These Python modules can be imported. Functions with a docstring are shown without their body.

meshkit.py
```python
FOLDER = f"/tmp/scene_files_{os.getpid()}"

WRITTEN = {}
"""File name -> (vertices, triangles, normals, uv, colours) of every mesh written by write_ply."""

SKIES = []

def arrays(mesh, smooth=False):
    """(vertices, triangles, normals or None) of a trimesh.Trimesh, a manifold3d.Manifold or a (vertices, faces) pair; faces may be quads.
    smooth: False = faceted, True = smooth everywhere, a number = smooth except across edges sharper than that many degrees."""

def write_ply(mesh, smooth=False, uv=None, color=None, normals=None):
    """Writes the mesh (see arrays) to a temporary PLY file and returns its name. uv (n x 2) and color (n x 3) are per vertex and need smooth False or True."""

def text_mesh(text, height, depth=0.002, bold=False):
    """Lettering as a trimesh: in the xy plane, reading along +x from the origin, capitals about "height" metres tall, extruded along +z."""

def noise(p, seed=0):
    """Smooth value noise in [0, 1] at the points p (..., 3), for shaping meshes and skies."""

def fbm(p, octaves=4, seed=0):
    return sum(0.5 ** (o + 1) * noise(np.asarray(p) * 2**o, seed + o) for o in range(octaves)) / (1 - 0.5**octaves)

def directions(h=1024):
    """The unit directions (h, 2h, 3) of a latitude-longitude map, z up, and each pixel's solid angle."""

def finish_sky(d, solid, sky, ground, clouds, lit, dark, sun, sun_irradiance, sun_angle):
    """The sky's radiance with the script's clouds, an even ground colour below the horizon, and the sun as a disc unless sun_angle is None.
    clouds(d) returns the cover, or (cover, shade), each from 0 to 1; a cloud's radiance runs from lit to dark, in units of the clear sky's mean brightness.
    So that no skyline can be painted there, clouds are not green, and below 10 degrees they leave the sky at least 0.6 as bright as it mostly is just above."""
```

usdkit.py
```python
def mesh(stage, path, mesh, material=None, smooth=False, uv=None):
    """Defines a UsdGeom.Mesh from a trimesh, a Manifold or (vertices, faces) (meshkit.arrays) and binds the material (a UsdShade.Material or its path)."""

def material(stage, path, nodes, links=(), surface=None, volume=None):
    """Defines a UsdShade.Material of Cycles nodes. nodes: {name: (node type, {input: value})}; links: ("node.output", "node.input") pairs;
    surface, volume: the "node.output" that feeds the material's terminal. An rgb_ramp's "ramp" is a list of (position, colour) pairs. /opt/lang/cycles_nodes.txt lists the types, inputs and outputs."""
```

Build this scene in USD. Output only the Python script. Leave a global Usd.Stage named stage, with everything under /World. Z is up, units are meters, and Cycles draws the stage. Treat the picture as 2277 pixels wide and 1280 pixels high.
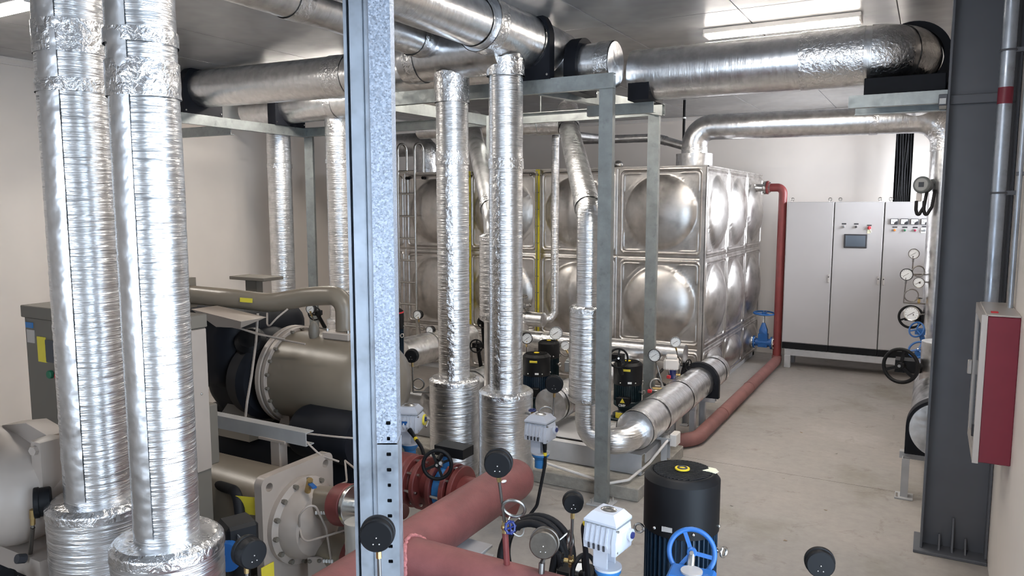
import math, random
import numpy as np, trimesh, shapely, manifold3d as m3
from shapely.geometry import Polygon, Point, box as sbox
from pxr import Usd, UsdGeom, UsdLux, UsdShade, Gf, Sdf
import usdkit, meshkit

stage = Usd.Stage.CreateInMemory()
UsdGeom.SetStageUpAxis(stage, UsdGeom.Tokens.z); UsdGeom.SetStageMetersPerUnit(stage, 1.0)
UsdGeom.Xform.Define(stage, '/World')
RNG = np.random.default_rng(7)
pi = math.pi

# ------------------------------------------------------------------ camera
CAM = np.array([0.0, 0.0, 2.15]); YAW, PITCH, FPX = 0.5094, 0.10974, 1666.0
cam = UsdGeom.Camera.Define(stage, '/World/camera')
cam.CreateHorizontalApertureAttr(36.0); cam.CreateVerticalApertureAttr(36.0 * 1280 / 2277)
cam.CreateFocalLengthAttr(36.0 * FPX / 2277); cam.CreateClippingRangeAttr(Gf.Vec2f(0.05, 200))
fw = Gf.Vec3d(-math.sin(YAW) * math.cos(PITCH), math.cos(YAW) * math.cos(PITCH), -math.sin(PITCH))
rt = Gf.Vec3d(math.cos(YAW), math.sin(YAW), 0); up = Gf.Cross(rt, fw)
cam.AddTransformOp().Set(Gf.Matrix4d(rt[0], rt[1], rt[2], 0, up[0], up[1], up[2], 0, -fw[0], -fw[1], -fw[2], 0, 0, 0, 2.15, 1))
cam.CreateExposureAttr(0.36)

# ------------------------------------------------------------------ sky and daylight through the openings of the right-hand wall
def mat(name, nodes, links=(), surface='p.BSDF'):
    return usdkit.material(stage, '/World/Looks/' + name, nodes, links, surface=surface)
sky = UsdLux.DomeLight.Define(stage, '/World/sky')
sky.CreateIntensityAttr(1.3); sky.CreateColorAttr(Gf.Vec3f(0.72, 0.85, 1.0))
def daylight(name, x, y, z, w, h, power, col=(0.80, 0.89, 1.0)):
    L = UsdLux.RectLight.Define(stage, '/World/' + name)
    L.CreateWidthAttr(w); L.CreateHeightAttr(h); L.CreateIntensityAttr(power); L.CreateColorAttr(Gf.Vec3f(*col))
    # a RectLight shines along its -z; turn it to shine along -x
    L.AddTransformOp().Set(Gf.Matrix4d(0, 1, 0, 0, 0, 0, 1, 0, 1, 0, 0, 0, x, y, z, 1))
daylight('daylight_at_doorway', 0.56, 1.35, 1.55, 2.6, 2.7, 1.9, (0.56, 0.78, 1.0))
daylight('daylight_at_window', 0.56, 10.2, 2.4, 1.9, 1.5, 17.0, (0.92, 0.95, 1.0))

L = UsdLux.RectLight.Define(stage, '/World/daylight_at_rear_window'); L.CreateWidthAttr(2.2); L.CreateHeightAttr(1.6); L.CreateIntensityAttr(1.8); L.CreateColorAttr(Gf.Vec3f(0.62, 0.78, 1.0))
L.AddTransformOp().Set(Gf.Matrix4d(1, 0, 0, 0, 0, 0, 1, 0, 0, -1, 0, 0, -1.9, -1.75, 1.8, 1))

# ------------------------------------------------------------------ materials
def pbr(name, col, rough=0.5, metal=0.0, var=0.0, scale=8.0, bump=0.0, bscale=60.0, coat=0.0, rvar=0.0, bvec=None, col2=None, spec=None, detail=4):
    n = {'p': ('principled_bsdf', {'base_color': col, 'roughness': rough, 'metallic': metal, 'coat_weight': coat})}
    if spec is not None: n['p'][1]['specular_ior_level'] = spec
    l = []
    if var or bump or rvar or col2:
        n['t'] = ('texture_coordinate', {})
    if var or col2:
        c2 = col2 if col2 else tuple(min(1, c * (1 + var)) for c in col); c1 = col if col2 else tuple(c * (1 - var) for c in col)
        n['n'] = ('noise_texture', {'scale': scale, 'detail': float(detail), 'roughness': 0.6})
        n['r'] = ('rgb_ramp', {'ramp': [(0.3, c1), (0.7, c2)]})
        l += [('t.object', 'n.vector'), ('n.fac', 'r.fac'), ('r.color', 'p.base_color')]
    if rvar:
        n['n3'] = ('noise_texture', {'scale': scale * 1.7, 'detail': 3.0})
        n['mr'] = ('map_range', {'from_min': 0.3, 'from_max': 0.7, 'to_min': max(0.02, rough - rvar), 'to_max': rough + rvar})
        l += [('t.object', 'n3.vector'), ('n3.fac', 'mr.value'), ('mr.result', 'p.roughness')]
    if bump:
        n['n2'] = ('noise_texture', {'scale': bscale, 'detail': 4.0, 'roughness': 0.6})
        n['b'] = ('bump', {'strength': bump, 'distance': 0.01})
        if bvec:
            n['m'] = ('mapping', {'scale': bvec}); l += [('t.object', 'm.vector'), ('m.vector', 'n2.vector')]
        else: l += [('t.object', 'n2.vector')]
        l += [('n2.fac', 'b.height'), ('b.normal', 'p.normal')]
    return mat(name, n, l)

def foil(name, vec, strength=0.5, rough=0.24, fine=1.0):
    n = {'t': ('texture_coordinate', {}), 'm': ('mapping', {'scale': vec}), 'm2': ('mapping', {'scale': tuple(0.35 * v for v in vec)}),
         'n1': ('noise_texture', {'scale': 1.0, 'detail': 3.0, 'roughness': 0.55, 'distortion': 0.6}),
         'n2': ('noise_texture', {'scale': 1.0, 'detail': 2.0, 'roughness': 0.5}),
         'n3': ('noise_texture', {'scale': 9.0, 'detail': 3.0}),
         'a': ('math', {'math_type': 'multiply_add', 'value2': 0.9}),
         'b': ('bump', {'strength': strength, 'distance': 0.006 * fine}),
         'mr': ('map_range', {'from_min': 0.3, 'from_max': 0.7, 'to_min': rough - 0.03, 'to_max': rough + 0.04}),
         'p': ('principled_bsdf', {'base_color': (0.80, 0.80, 0.81), 'metallic': 1.0, 'roughness': rough})}
    l = [('t.object', 'm.vector'), ('t.object', 'm2.vector'), ('t.object', 'n3.vector'), ('m.vector', 'n1.vector'), ('m2.vector', 'n2.vector'),
         ('n2.fac', 'a.value1'), ('n1.fac', 'a.value3'), ('a.value', 'b.height'), ('b.normal', 'p.normal'), ('n3.fac', 'mr.value'), ('mr.result', 'p.roughness')]
    return mat(name, n, l)

def spangle(name, base, dark):
    n = {'t': ('texture_coordinate', {}), 'v': ('voronoi_texture', {'scale': 210.0, 'randomness': 1.0}), 's': ('separate_color', {}),
         'r': ('rgb_ramp', {'ramp': [(0.0, dark), (1.0, base)]}), 'n': ('noise_texture', {'scale': 7.0, 'detail': 3.0}),
         'mr': ('map_range', {'from_min': 0.0, 'from_max': 1.0, 'to_min': 0.3, 'to_max': 0.62}),
         'b': ('bump', {'strength': 0.12, 'distance': 0.004}),
         'p': ('principled_bsdf', {'metallic': 0.75, 'roughness': 0.45})}
    return mat(name, n, [('t.object', 'v.vector'), ('v.color', 's.color'), ('s.r', 'r.fac'), ('r.color', 'p.base_color'), ('s.g', 'mr.value'), ('mr.result', 'p.roughness'), ('s.b', 'b.height'), ('b.normal', 'p.normal')])

M = {}
M['wall'] = pbr('wall_paint', (0.76, 0.70, 0.65), 0.55, var=0.03, scale=1.5, bump=0.03, bscale=40)
M['ceiling'] = pbr('ceiling_sheet', (0.36, 0.355, 0.355), 0.30, metal=0.45, var=0.04, scale=1.2, rvar=0.06)
M['trimw'] = pbr('white_trim', (0.70, 0.66, 0.63), 0.45, var=0.03)
M['foil_z'] = foil('foil_wrinkled_round_upright_pipe', (5, 5, 85), 0.9, 0.29)
M['foil_x'] = foil('foil_along_pipe_x', (60, 7, 7), 0.2, 0.27)
M['foil_y'] = foil('foil_along_pipe_y', (7, 60, 7), 0.2, 0.27)
M['foil_c'] = foil('foil_crumpled_tape', (44, 44, 44), 0.75, 0.24, 1.4)
M['foil_s'] = foil('foil_smooth_tape', (14, 14, 14), 0.2, 0.30)
M['stainless'] = pbr('stainless_sheet', (0.60, 0.575, 0.555), 0.34, 1.0, var=0.07, scale=3.0, rvar=0.07, bump=0.025, bscale=10, bvec=(1, 1, 30))
M['steel_bright'] = pbr('bright_steel', (0.62, 0.61, 0.59), 0.22, 1.0)
M['galv'] = pbr('galvanised_channel', (0.31, 0.33, 0.325), 0.42, 0.65, var=0.16, scale=9, rvar=0.1)
M['galv_strut'] = pbr('zinc_strut', (0.42, 0.46, 0.52), 0.40, 0.75, var=0.18, scale=6, rvar=0.12)
M['spangle'] = spangle('spangled_zinc', (0.56, 0.60, 0.69), (0.31, 0.35, 0.42))
M['black'] = pbr('black_plastic', (0.006, 0.006, 0.007), 0.5, spec=0.22)
M['rubber'] = pbr('black_rubber', (0.010, 0.010, 0.012), 0.62, var=0.3, scale=12, spec=0.25)
M['lagging'] = pbr('dark_foam_lagging', (0.009, 0.010, 0.014), 0.6, var=0.25, scale=5, spec=0.2)
M['beige'] = pbr('beige_machine_paint', (0.35, 0.292, 0.25), 0.42, var=0.05, scale=4)
M['beige_d'] = pbr('tan_machine_paint', (0.20, 0.163, 0.122), 0.33, var=0.06, scale=4)
M['beige_h'] = pbr('grey_brown_panel_paint', (0.15, 0.13, 0.105), 0.5, var=0.05, scale=3)
M['greyrail'] = pbr('grey_rail_paint', (0.34, 0.33, 0.32), 0.5, var=0.08)
M['navy'] = pbr('navy_motor_paint', (0.012, 0.03, 0.055), 0.4, var=0.15, scale=10)
M['teal'] = pbr('dark_teal_motor_paint', (0.010, 0.024, 0.030), 0.38, var=0.15, scale=10)
M['blue'] = pbr('blue_valve_paint', (0.014, 0.095, 0.30), 0.4, var=0.06)
M['blue2'] = pbr('sky_blue_valve_paint', (0.03, 0.17, 0.42), 0.38, var=0.06)
M['dkblue'] = pbr('dark_blue_handwheel', (0.01, 0.02, 0.12), 0.35)
M['white'] = pbr('white_housing_paint', (0.47, 0.48, 0.53), 0.38, var=0.02)
M['cabinet'] = pbr('cabinet_paint', (0.43, 0.415, 0.42), 0.5, var=0.015, scale=3)
M['red'] = pbr('red_oxide_primer', (0.20, 0.066, 0.062), 0.55, var=0.22, scale=6, bump=0.12, bscale=120, detail=8)
M['red_dk'] = pbr('red_oxide_fitting', (0.17, 0.035, 0.032), 0.5, var=0.25, scale=9)
M['red_line'] = pbr('red_pipe_paint', (0.20, 0.035, 0.034), 0.42, var=0.12, scale=8)
M['red_dusty'] = pbr('dusty_red_pipe_paint', (0.24, 0.105, 0.095), 0.6, var=0.2, scale=5)
M['weld'] = pbr('pink_weld_scale', (0.42, 0.15, 0.145), 0.7, var=0.35, scale=60, bump=0.5, bscale=200)
M['redbox'] = pbr('red_cabinet_paint', (0.20, 0.016, 0.034), 0.45, var=0.05)
M['boxframe'] = pbr('pale_aluminium_frame', (0.52, 0.48, 0.45), 0.38, 0.4)
M['column'] = pbr('dark_grey_column_paint', (0.105, 0.11, 0.125), 0.5, var=0.08, scale=3)
M['yellow'] = pbr('yellow_paint', (0.70, 0.52, 0.02), 0.5)
M['level_y'] = pbr('yellow_scale_board', (0.66, 0.56, 0.03), 0.45)
M['brass'] = pbr('brass', (0.50, 0.36, 0.16), 0.35, 1.0, var=0.1, scale=40)
M['siphon'] = pbr('dull_steel_tube', (0.25, 0.235, 0.22), 0.36, 1.0)
M['bronze'] = pbr('dull_bronze', (0.17, 0.15, 0.13), 0.42, 1.0, var=0.15, scale=30)
M['dial'] = pbr('dial_white', (0.80, 0.82, 0.84), 0.4)
M['concrete'] = mat('concrete_floor', {
    't': ('texture_coordinate', {}), 'n': ('noise_texture', {'scale': 0.9, 'detail': 6.0, 'roughness': 0.62}), 'n2': ('noise_texture', {'scale': 14.0, 'detail': 4.0, 'roughness': 0.7}),
    'n4': ('noise_texture', {'scale': 3.2, 'detail': 5.0, 'roughness': 0.75, 'distortion': 0.8}),
    'r': ('rgb_ramp', {'ramp': [(0.30, (0.27, 0.245, 0.205)), (0.45, (0.36, 0.335, 0.312)), (0.58, (0.385, 0.352, 0.325)), (0.74, (0.46, 0.43, 0.41))]}),
    'r2': ('rgb_ramp', {'ramp': [(0.3, (0.86, 0.86, 0.86)), (0.7, (1.0, 1.0, 1.0))]}), 'r4': ('rgb_ramp', {'ramp': [(0.30, (0.62, 0.58, 0.52)), (0.42, (1.0, 1.0, 1.0))]}),
    'x': ('mix_color', {'blend_type': 'multiply', 'fac': 1.0}), 'x2': ('mix_color', {'blend_type': 'multiply', 'fac': 0.7}),
    'b': ('bump', {'strength': 0.15, 'distance': 0.004}), 'p': ('principled_bsdf', {'roughness': 0.52})},
    [('t.object', 'n.vector'), ('t.object', 'n2.vector'), ('t.object', 'n4.vector'), ('n.fac', 'r.fac'), ('n2.fac', 'r2.fac'), ('n4.fac', 'r4.fac'), ('r.color', 'x.a'), ('r2.color', 'x.b'), ('x.result', 'x2.a'), ('r4.color', 'x2.b'), ('x2.result', 'p.base_color'), ('n2.fac', 'b.height'), ('b.normal', 'p.normal')])
M['plinth'] = pbr('rough_plinth_concrete', (0.30, 0.28, 0.25), 0.75, var=0.2, scale=14, bump=0.4, bscale=50)
M['skid'] = pbr('grey_channel_paint', (0.42, 0.42, 0.43), 0.45, var=0.10, scale=6)
M['conduit'] = pbr('white_plastic_conduit', (0.72, 0.68, 0.65), 0.45)
M['screen'] = pbr('dark_screen', (0.035, 0.042, 0.055), 0.12)
M['glass'] = mat('clear_plastic_cover', {'f': ('fresnel', {'IOR': 1.45}), 'tr': ('transparent_bsdf', {}), 'g': ('glossy_bsdf', {'roughness': 0.05}), 'x': ('mix_closure', {})}, [('f.fac', 'x.fac'), ('tr.BSDF', 'x.closure1'), ('g.BSDF', 'x.closure2')], surface='x.closure')
for k, c in dict(green=(0.02, 0.16, 0.08), redb=(0.55, 0.03, 0.04), orange=(0.75, 0.22, 0.04), purple=(0.30, 0.02, 0.06), grey=(0.20, 0.21, 0.22), tag=(0.74, 0.60, 0.05), paper=(0.82, 0.82, 0.80), cream=(0.72, 0.70, 0.52), wood=(0.33, 0.25, 0.17), sack=(0.40, 0.37, 0.33), print_dk=(0.03, 0.03, 0.035), trans=(0.075, 0.085, 0.09)).items():
    M[k] = pbr(k + '_paint', c, 0.5, var=0.04)
M['gapblack'] = pbr('dark_gap', (0.004, 0.004, 0.004), 0.7, spec=0.1)
M['tube'] = mat('fluorescent_tube', {'e': ('emission', {'color': (1.0, 0.93, 0.84), 'strength': 56.0})}, surface='e.emission')

# ------------------------------------------------------------------ helpers: meshes
V = lambda *a: np.array(a, float)
def unit(v): v = np.asarray(v, float); return v / (np.linalg.norm(v) + 1e-12)
def cat(*ms): return trimesh.util.concatenate([m for m in ms if m is not None])
def basis(n):
    n = unit(n); a = np.cross(n, (0, 0, 1.0)) if abs(n[2]) < 0.95 else np.cross(n, (0, 1.0, 0)); a = unit(a); return a, np.cross(n, a), n
def place(m, o, ux, uy, uz):
    T = np.eye(4); T[:3, 0], T[:3, 1], T[:3, 2], T[:3, 3] = ux, uy, uz, o; m = m.copy(); m.apply_transform(T); return m
def box(c, s, rz=0.0, bev=0.0, rx=0.0):
    m = trimesh.creation.box(s)
    if bev:
        h = np.array(s) / 2; b = min(bev, 0.45 * min(s)); pts = []
        for sx in (-1, 1):
            for sy in (-1, 1):
                for sz in (-1, 1):
                    q = h * (sx, sy, sz)
                    for k in range(3):
                        w = q - np.array((sx, sy, sz)) * b; w[k] = q[k]; pts.append(w)
        m = trimesh.convex.convex_hull(np.array(pts))
    if rx: m.apply_transform(trimesh.transformations.rotation_matrix(rx, (1, 0, 0)))
    if rz: m.apply_transform(trimesh.transformations.rotation_matrix(rz, (0, 0, 1)))
    m.apply_translation(c); return m
def span(x0, x1, y0, y1, z0, z1, bev=0.0): return box(((x0 + x1) / 2, (y0 + y1) / 2, (z0 + z1) / 2), (abs(x1 - x0), abs(y1 - y0), abs(z1 - z0)), bev=bev)
def grid_mesh(P, close_u=False, close_v=False):
    nu, nv = P.shape[:2]; I = np.arange(nu * nv).reshape(nu, nv)
    if close_u: I = np.vstack([I, I[:1]])
    if close_v: I = np.hstack([I, I[:, :1]])
    a, b, c, d = I[:-1, :-1], I[1:, :-1], I[1:, 1:], I[:-1, 1:]
    F = np.concatenate([np.stack([a, b, c], -1).reshape(-1, 3), np.stack([a, c, d], -1).reshape(-1, 3)])
    return trimesh.Trimesh(P.reshape(-1, 3), F, process=False)
def lathe(prof, o, axis, n=40, close=True):
    """prof: (radius, height) list; revolved about axis through o"""
    a, b, ax = basis(axis); prof = np.array(prof, float); th = np.linspace(0, 2 * pi, n, endpoint=False)
    P = np.asarray(o) + prof[:, None, 1:2] * ax + prof[:, None, 0:1] * (np.cos(th)[None, :, None] * a + np.sin(th)[None, :, None] * b)
    P = np.transpose(P, (1, 0, 2)); m = grid_mesh(P, close_u=True); ms = [m]
    if close:
        for k, s in ((0, 1), (-1, -1)):
            if prof[k, 0] > 1e-5:
                r = P[:, k]; c = r.mean(0); vs = np.vstack([r, c]); i = np.arange(n); f = np.stack([i, (i + 1) % n, np.full(n, n)], 1)
                ms.append(trimesh.Trimesh(vs, f if s > 0 else f[:, ::-1], process=False))
    out = cat(*ms)
    if out.is_watertight is False: out.merge_vertices()
    if out.volume < 0: out.invert()
    return out
def cyl(p, q, r, n=24, r2=None, bev=0.0):
    p, q = np.asarray(p, float), np.asarray(q, float); h = np.linalg.norm(q - p); r2 = r if r2 is None else r2
    if bev: prof = [(r - bev, 0), (r, bev), (r2, h - bev), (r2 - bev, h)]
    else: prof = [(r, 0), (r2, h)]
    return lathe(prof, p, q - p, n)
def arcs(pts, R, n=8):
    """a polyline with its corners rounded to radius R"""
    pts = [np.asarray(p, float) for p in pts]; out = [pts[0]]
    for i in range(1, len(pts) - 1):
        u, v = unit(pts[i - 1] - pts[i]), unit(pts[i + 1] - pts[i]); ang = math.acos(np.clip(u @ v, -1, 1))
        if pi - ang < 0.02: out.append(pts[i]); continue
        r = R[i - 1] if isinstance(R, (list, tuple)) else R
        d = min(r / math.tan(ang / 2), 0.48 * np.linalg.norm(pts[i - 1] - pts[i]), 0.48 * np.linalg.norm(pts[i + 1] - pts[i])); rr = d * math.tan(ang / 2)
        c = pts[i] + unit(u + v) * rr / math.sin(ang / 2); a, b = pts[i] + u * d - c, pts[i] + v * d - c; tot = pi - ang
        for t in np.linspace(0, 1, n + 1): out.append(c + (math.sin((1 - t) * tot) * a + math.sin(t * tot) * b) / math.sin(tot))
    out.append(pts[-1]); return np.array(out)
def resample(P, step):
    seg = np.linalg.norm(np.diff(P, axis=0), axis=1); s = np.r_[0, np.cumsum(seg)]; L = s[-1]
    t = np.unique(np.r_[np.linspace(0, L, max(2, int(L / step) + 1))]); return np.stack([np.interp(t, s, P[:, k]) for k in range(3)], 1), t
def frames(P):
    T = np.gradient(P, axis=0); T /= np.linalg.norm(T, axis=1, keepdims=True); a, b, _ = basis(T[0]); A = [a]
    for i in range(1, len(P)):
        a = A[-1] - T[i] * (A[-1] @ T[i]); A.append(unit(a))
    A = np.array(A); return A, np.cross(T, A), T
def tube(pts, r, n=12, R=0.0, step=None, cap=True):
    P = arcs(pts, R) if R else np.array(pts, float)
    if step: P, _ = resample(P, step)
    A, B, T = frames(P); th = np.linspace(0, 2 * pi, n, endpoint=False); r = np.broadcast_to(r, len(P))
    Q = P[:, None] + r[:, None, None] * (np.cos(th)[None, :, None] * A[:, None] + np.sin(th)[None, :, None] * B[:, None])
    m = grid_mesh(Q, close_v=True); m.invert()
    if cap:
        k = len(m.vertices); i = np.arange(n); vs = np.vstack([m.vertices, P[0], P[-1]]); e = (len(P) - 1) * n
        f = np.vstack([m.faces, np.stack([i, (i + 1) % n, np.full(n, k)], 1)[:, ::-1], np.stack([e + i, e + (i + 1) % n, np.full(n, k + 1)], 1)])
        m = trimesh.Trimesh(vs, f, process=False)
        if m.volume < 0: m.invert()
    return m
def ring(c, nrm, R, r, n=40, k=12):
    a, b, z = basis(nrm); t = np.linspace(0, 2 * pi, n, endpoint=False); f = np.linspace(0, 2 * pi, k, endpoint=False)
    d = np.cos(t)[:, None] * a + np.sin(t)[:, None] * b
    P = np.asarray(c) + (R + r * np.cos(f))[None, :, None] * d[:, None] + (r * np.sin(f))[None, :, None] * z
    m = grid_mesh(P, True, True)
    if m.volume < 0: m.invert()
    return m
def ball(c, s, sub=2):
    m = trimesh.creation.icosphere(sub, 1.0); m.apply_scale(s); m.apply_translation(c); return m
def hull(pts): return trimesh.convex.convex_hull(np.array(pts, float))
def prism(poly, o, ux, uy, d):
    """a 2-D outline (points or shapely) in the plane (ux, uy) through o, d thick along ux x uy"""
    poly = poly if isinstance(poly, shapely.Geometry) else Polygon(poly)
    g = [trimesh.creation.extrude_polygon(p, d, engine='earcut') for p in getattr(poly, 'geoms', [poly])]
    ux, uy = unit(ux), unit(uy); return place(cat(*g), np.asarray(o, float), ux, uy, np.cross(ux, uy))
def bar(p, q, w, h, upv=(0, 0, 1)):
    p, q = np.asarray(p, float), np.asarray(q, float); z = unit(q - p); x = np.cross(upv, z); x = unit(x) if np.linalg.norm(x) > 1e-6 else V(1, 0, 0); y = np.cross(z, x)
    L = np.linalg.norm(q - p); return place(trimesh.creation.box((w, h, L)), (p + q) / 2, x, y, z)
def channel(p, q, web, fl, t, open_dir):
    """a C channel from p to q: web wide, flanges fl, open towards open_dir"""
    p, q = np.asarray(p, float), np.asarray(q, float); z = unit(q - p); y = unit(open_dir - z * (np.asarray(open_dir) @ z)); x = np.cross(y, z)
    out = [(-web / 2, 0), (web / 2, 0), (web / 2, fl), (web / 2 - t, fl), (web / 2 - t, t), (-web / 2 + t, t), (-web / 2 + t, fl), (-web / 2, fl)]
    m = trimesh.creation.extrude_polygon(Polygon(out), np.linalg.norm(q - p), engine='earcut'); return place(m, p - y * fl / 2, x, y, z)

# ------------------------------------------------------------------ helpers: prims
USED = {}
def num(path):
    k = USED.get(path, -1) + 1; USED[path] = k; return path if k == 0 else f'{path}_{k:03d}'
def tag(prim, label=None, category=None, group=None, kind=None):
    for k, v in (('label', label), ('category', category), ('group', group), ('kind', kind)):
        if v: prim.SetCustomDataByKey(k, v)
GROUPS = dict(tube_light='ceiling tube lights', pressure_gauge='pressure gauges', foil_riser='foil-wrapped riser pipes', foil_header='foil-wrapped header pipes', foil_manifold='foil-wrapped manifolds', vertical_pump='vertical pumps', control_cabinet='control cabinets against the back wall', valve_actuator='valve actuators', pipe_saddle='dark foam pipe saddles', level_gauge='yellow tank level scales', gear_valve='handwheel valves', siphon_coil='coils of gauge tube', floor_chip='chips on the floor')
class Thing:
    def __init__(s, name, label=None, category=None, loc=(0, 0, 0), group=None, kind=None):
        group = group or GROUPS.get(name)
        s.path = num('/World/' + name); s.loc = np.asarray(loc, float)
        x = UsdGeom.Xform.Define(stage, s.path); x.AddTranslateOp().Set(Gf.Vec3d(*map(float, s.loc))); tag(x.GetPrim(), label, category, group, kind); s.prim = x.GetPrim()
    def part(s, name, m, material, label=None, parent=None, smooth=35, kind=None):
        p = num((parent or s.path) + '/' + name); m = m.copy(); m.apply_translation(-s.loc)
        if isinstance(material, str) and material.startswith('foil'): smooth = True
        g = usdkit.mesh(stage, p, m, M[material] if isinstance(material, str) else material, smooth=smooth); tag(g.GetPrim(), label, kind=kind); return p
def struct(name, m, material, smooth=False):
    p = num('/World/' + name); g = usdkit.mesh(stage, p, m, M[material], smooth=smooth); tag(g.GetPrim(), kind='structure'); return p

# ------------------------------------------------------------------ foil-lagged pipes
def foil_skin(P, t, r, amp, seed, n=56, th0=0.0, th1=2 * pi, mode='rings'):
    A, B, T = frames(P); closed = th1 - th0 > 6.28; th = np.linspace(th0, th1, n, endpoint=not closed); r = np.broadcast_to(r, len(P))
    S, H = np.meshgrid(t, th, indexing='ij'); c, s_ = np.cos(H), np.sin(H)
    if mode == 'rings':
        d = amp * (meshkit.fbm(np.stack([S * 75 + 2.2 * meshkit.noise(np.stack([S * 5, c * 1.5, s_ * 1.5], -1), seed + 5), c * 2.2, s_ * 2.2], -1), 3, seed) - 0.5) * 1.4
        d += amp * 1.6 * (meshkit.noise(np.stack([S * 2.4, c * 1.3 + 9, s_ * 1.3], -1), seed + 3) - 0.5)
    else:
        d = amp * (meshkit.fbm(np.stack([S * 26, c * r[:, None] * 30, s_ * r[:, None] * 30], -1), 3, seed) - 0.5) * 2
    Q = P[:, None] + (r[:, None] + d)[..., None] * (c[..., None] * A[:, None] + s_[..., None] * B[:, None]); return Q
def foil_mesh(pts, r, amp=0.0016, seed=0, n=56, R=0.0, step=0.012, caps=(True, True), mode='rings', prof=None, s01=None, na=10):
    P = arcs(pts, R, na) if R else np.array(pts, float); P, t = resample(P, step)
    if s01: k = (t >= s01[0]) & (t <= s01[1]); P, t = P[k], t[k]
    rr = np.full(len(P), r) if prof is None else np.interp(t, [a for a, b in prof], [b for a, b in prof])
    Q = foil_skin(P, t, rr, amp, seed, n, mode=mode)
    m = grid_mesh(Q, close_v=True); m.invert(); k = [m]
    for i, cap in ((0, caps[0]), (-1, caps[1])):
        if cap:
            ax = unit(P[0] - P[1]) if i == 0 else unit(P[-1] - P[-2]); c = P[i]; rows = [Q[i]]
            for f in (0.93, 0.8, 0.6, 0.4, 0.2, 0.02):
                q = c + (Q[i] - c) * f; d = 0.010 * (meshkit.fbm(q * 22 + seed, 3, seed) - 0.35) * min(1, 6 * (1 - f)); rows.append(q + ax * d[:, None])
            cm = grid_mesh(np.array(rows), close_v=True)
            if cm.face_normals.mean(0) @ ax < 0: cm.invert()
            k.append(cm)
    return cat(*k)
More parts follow.
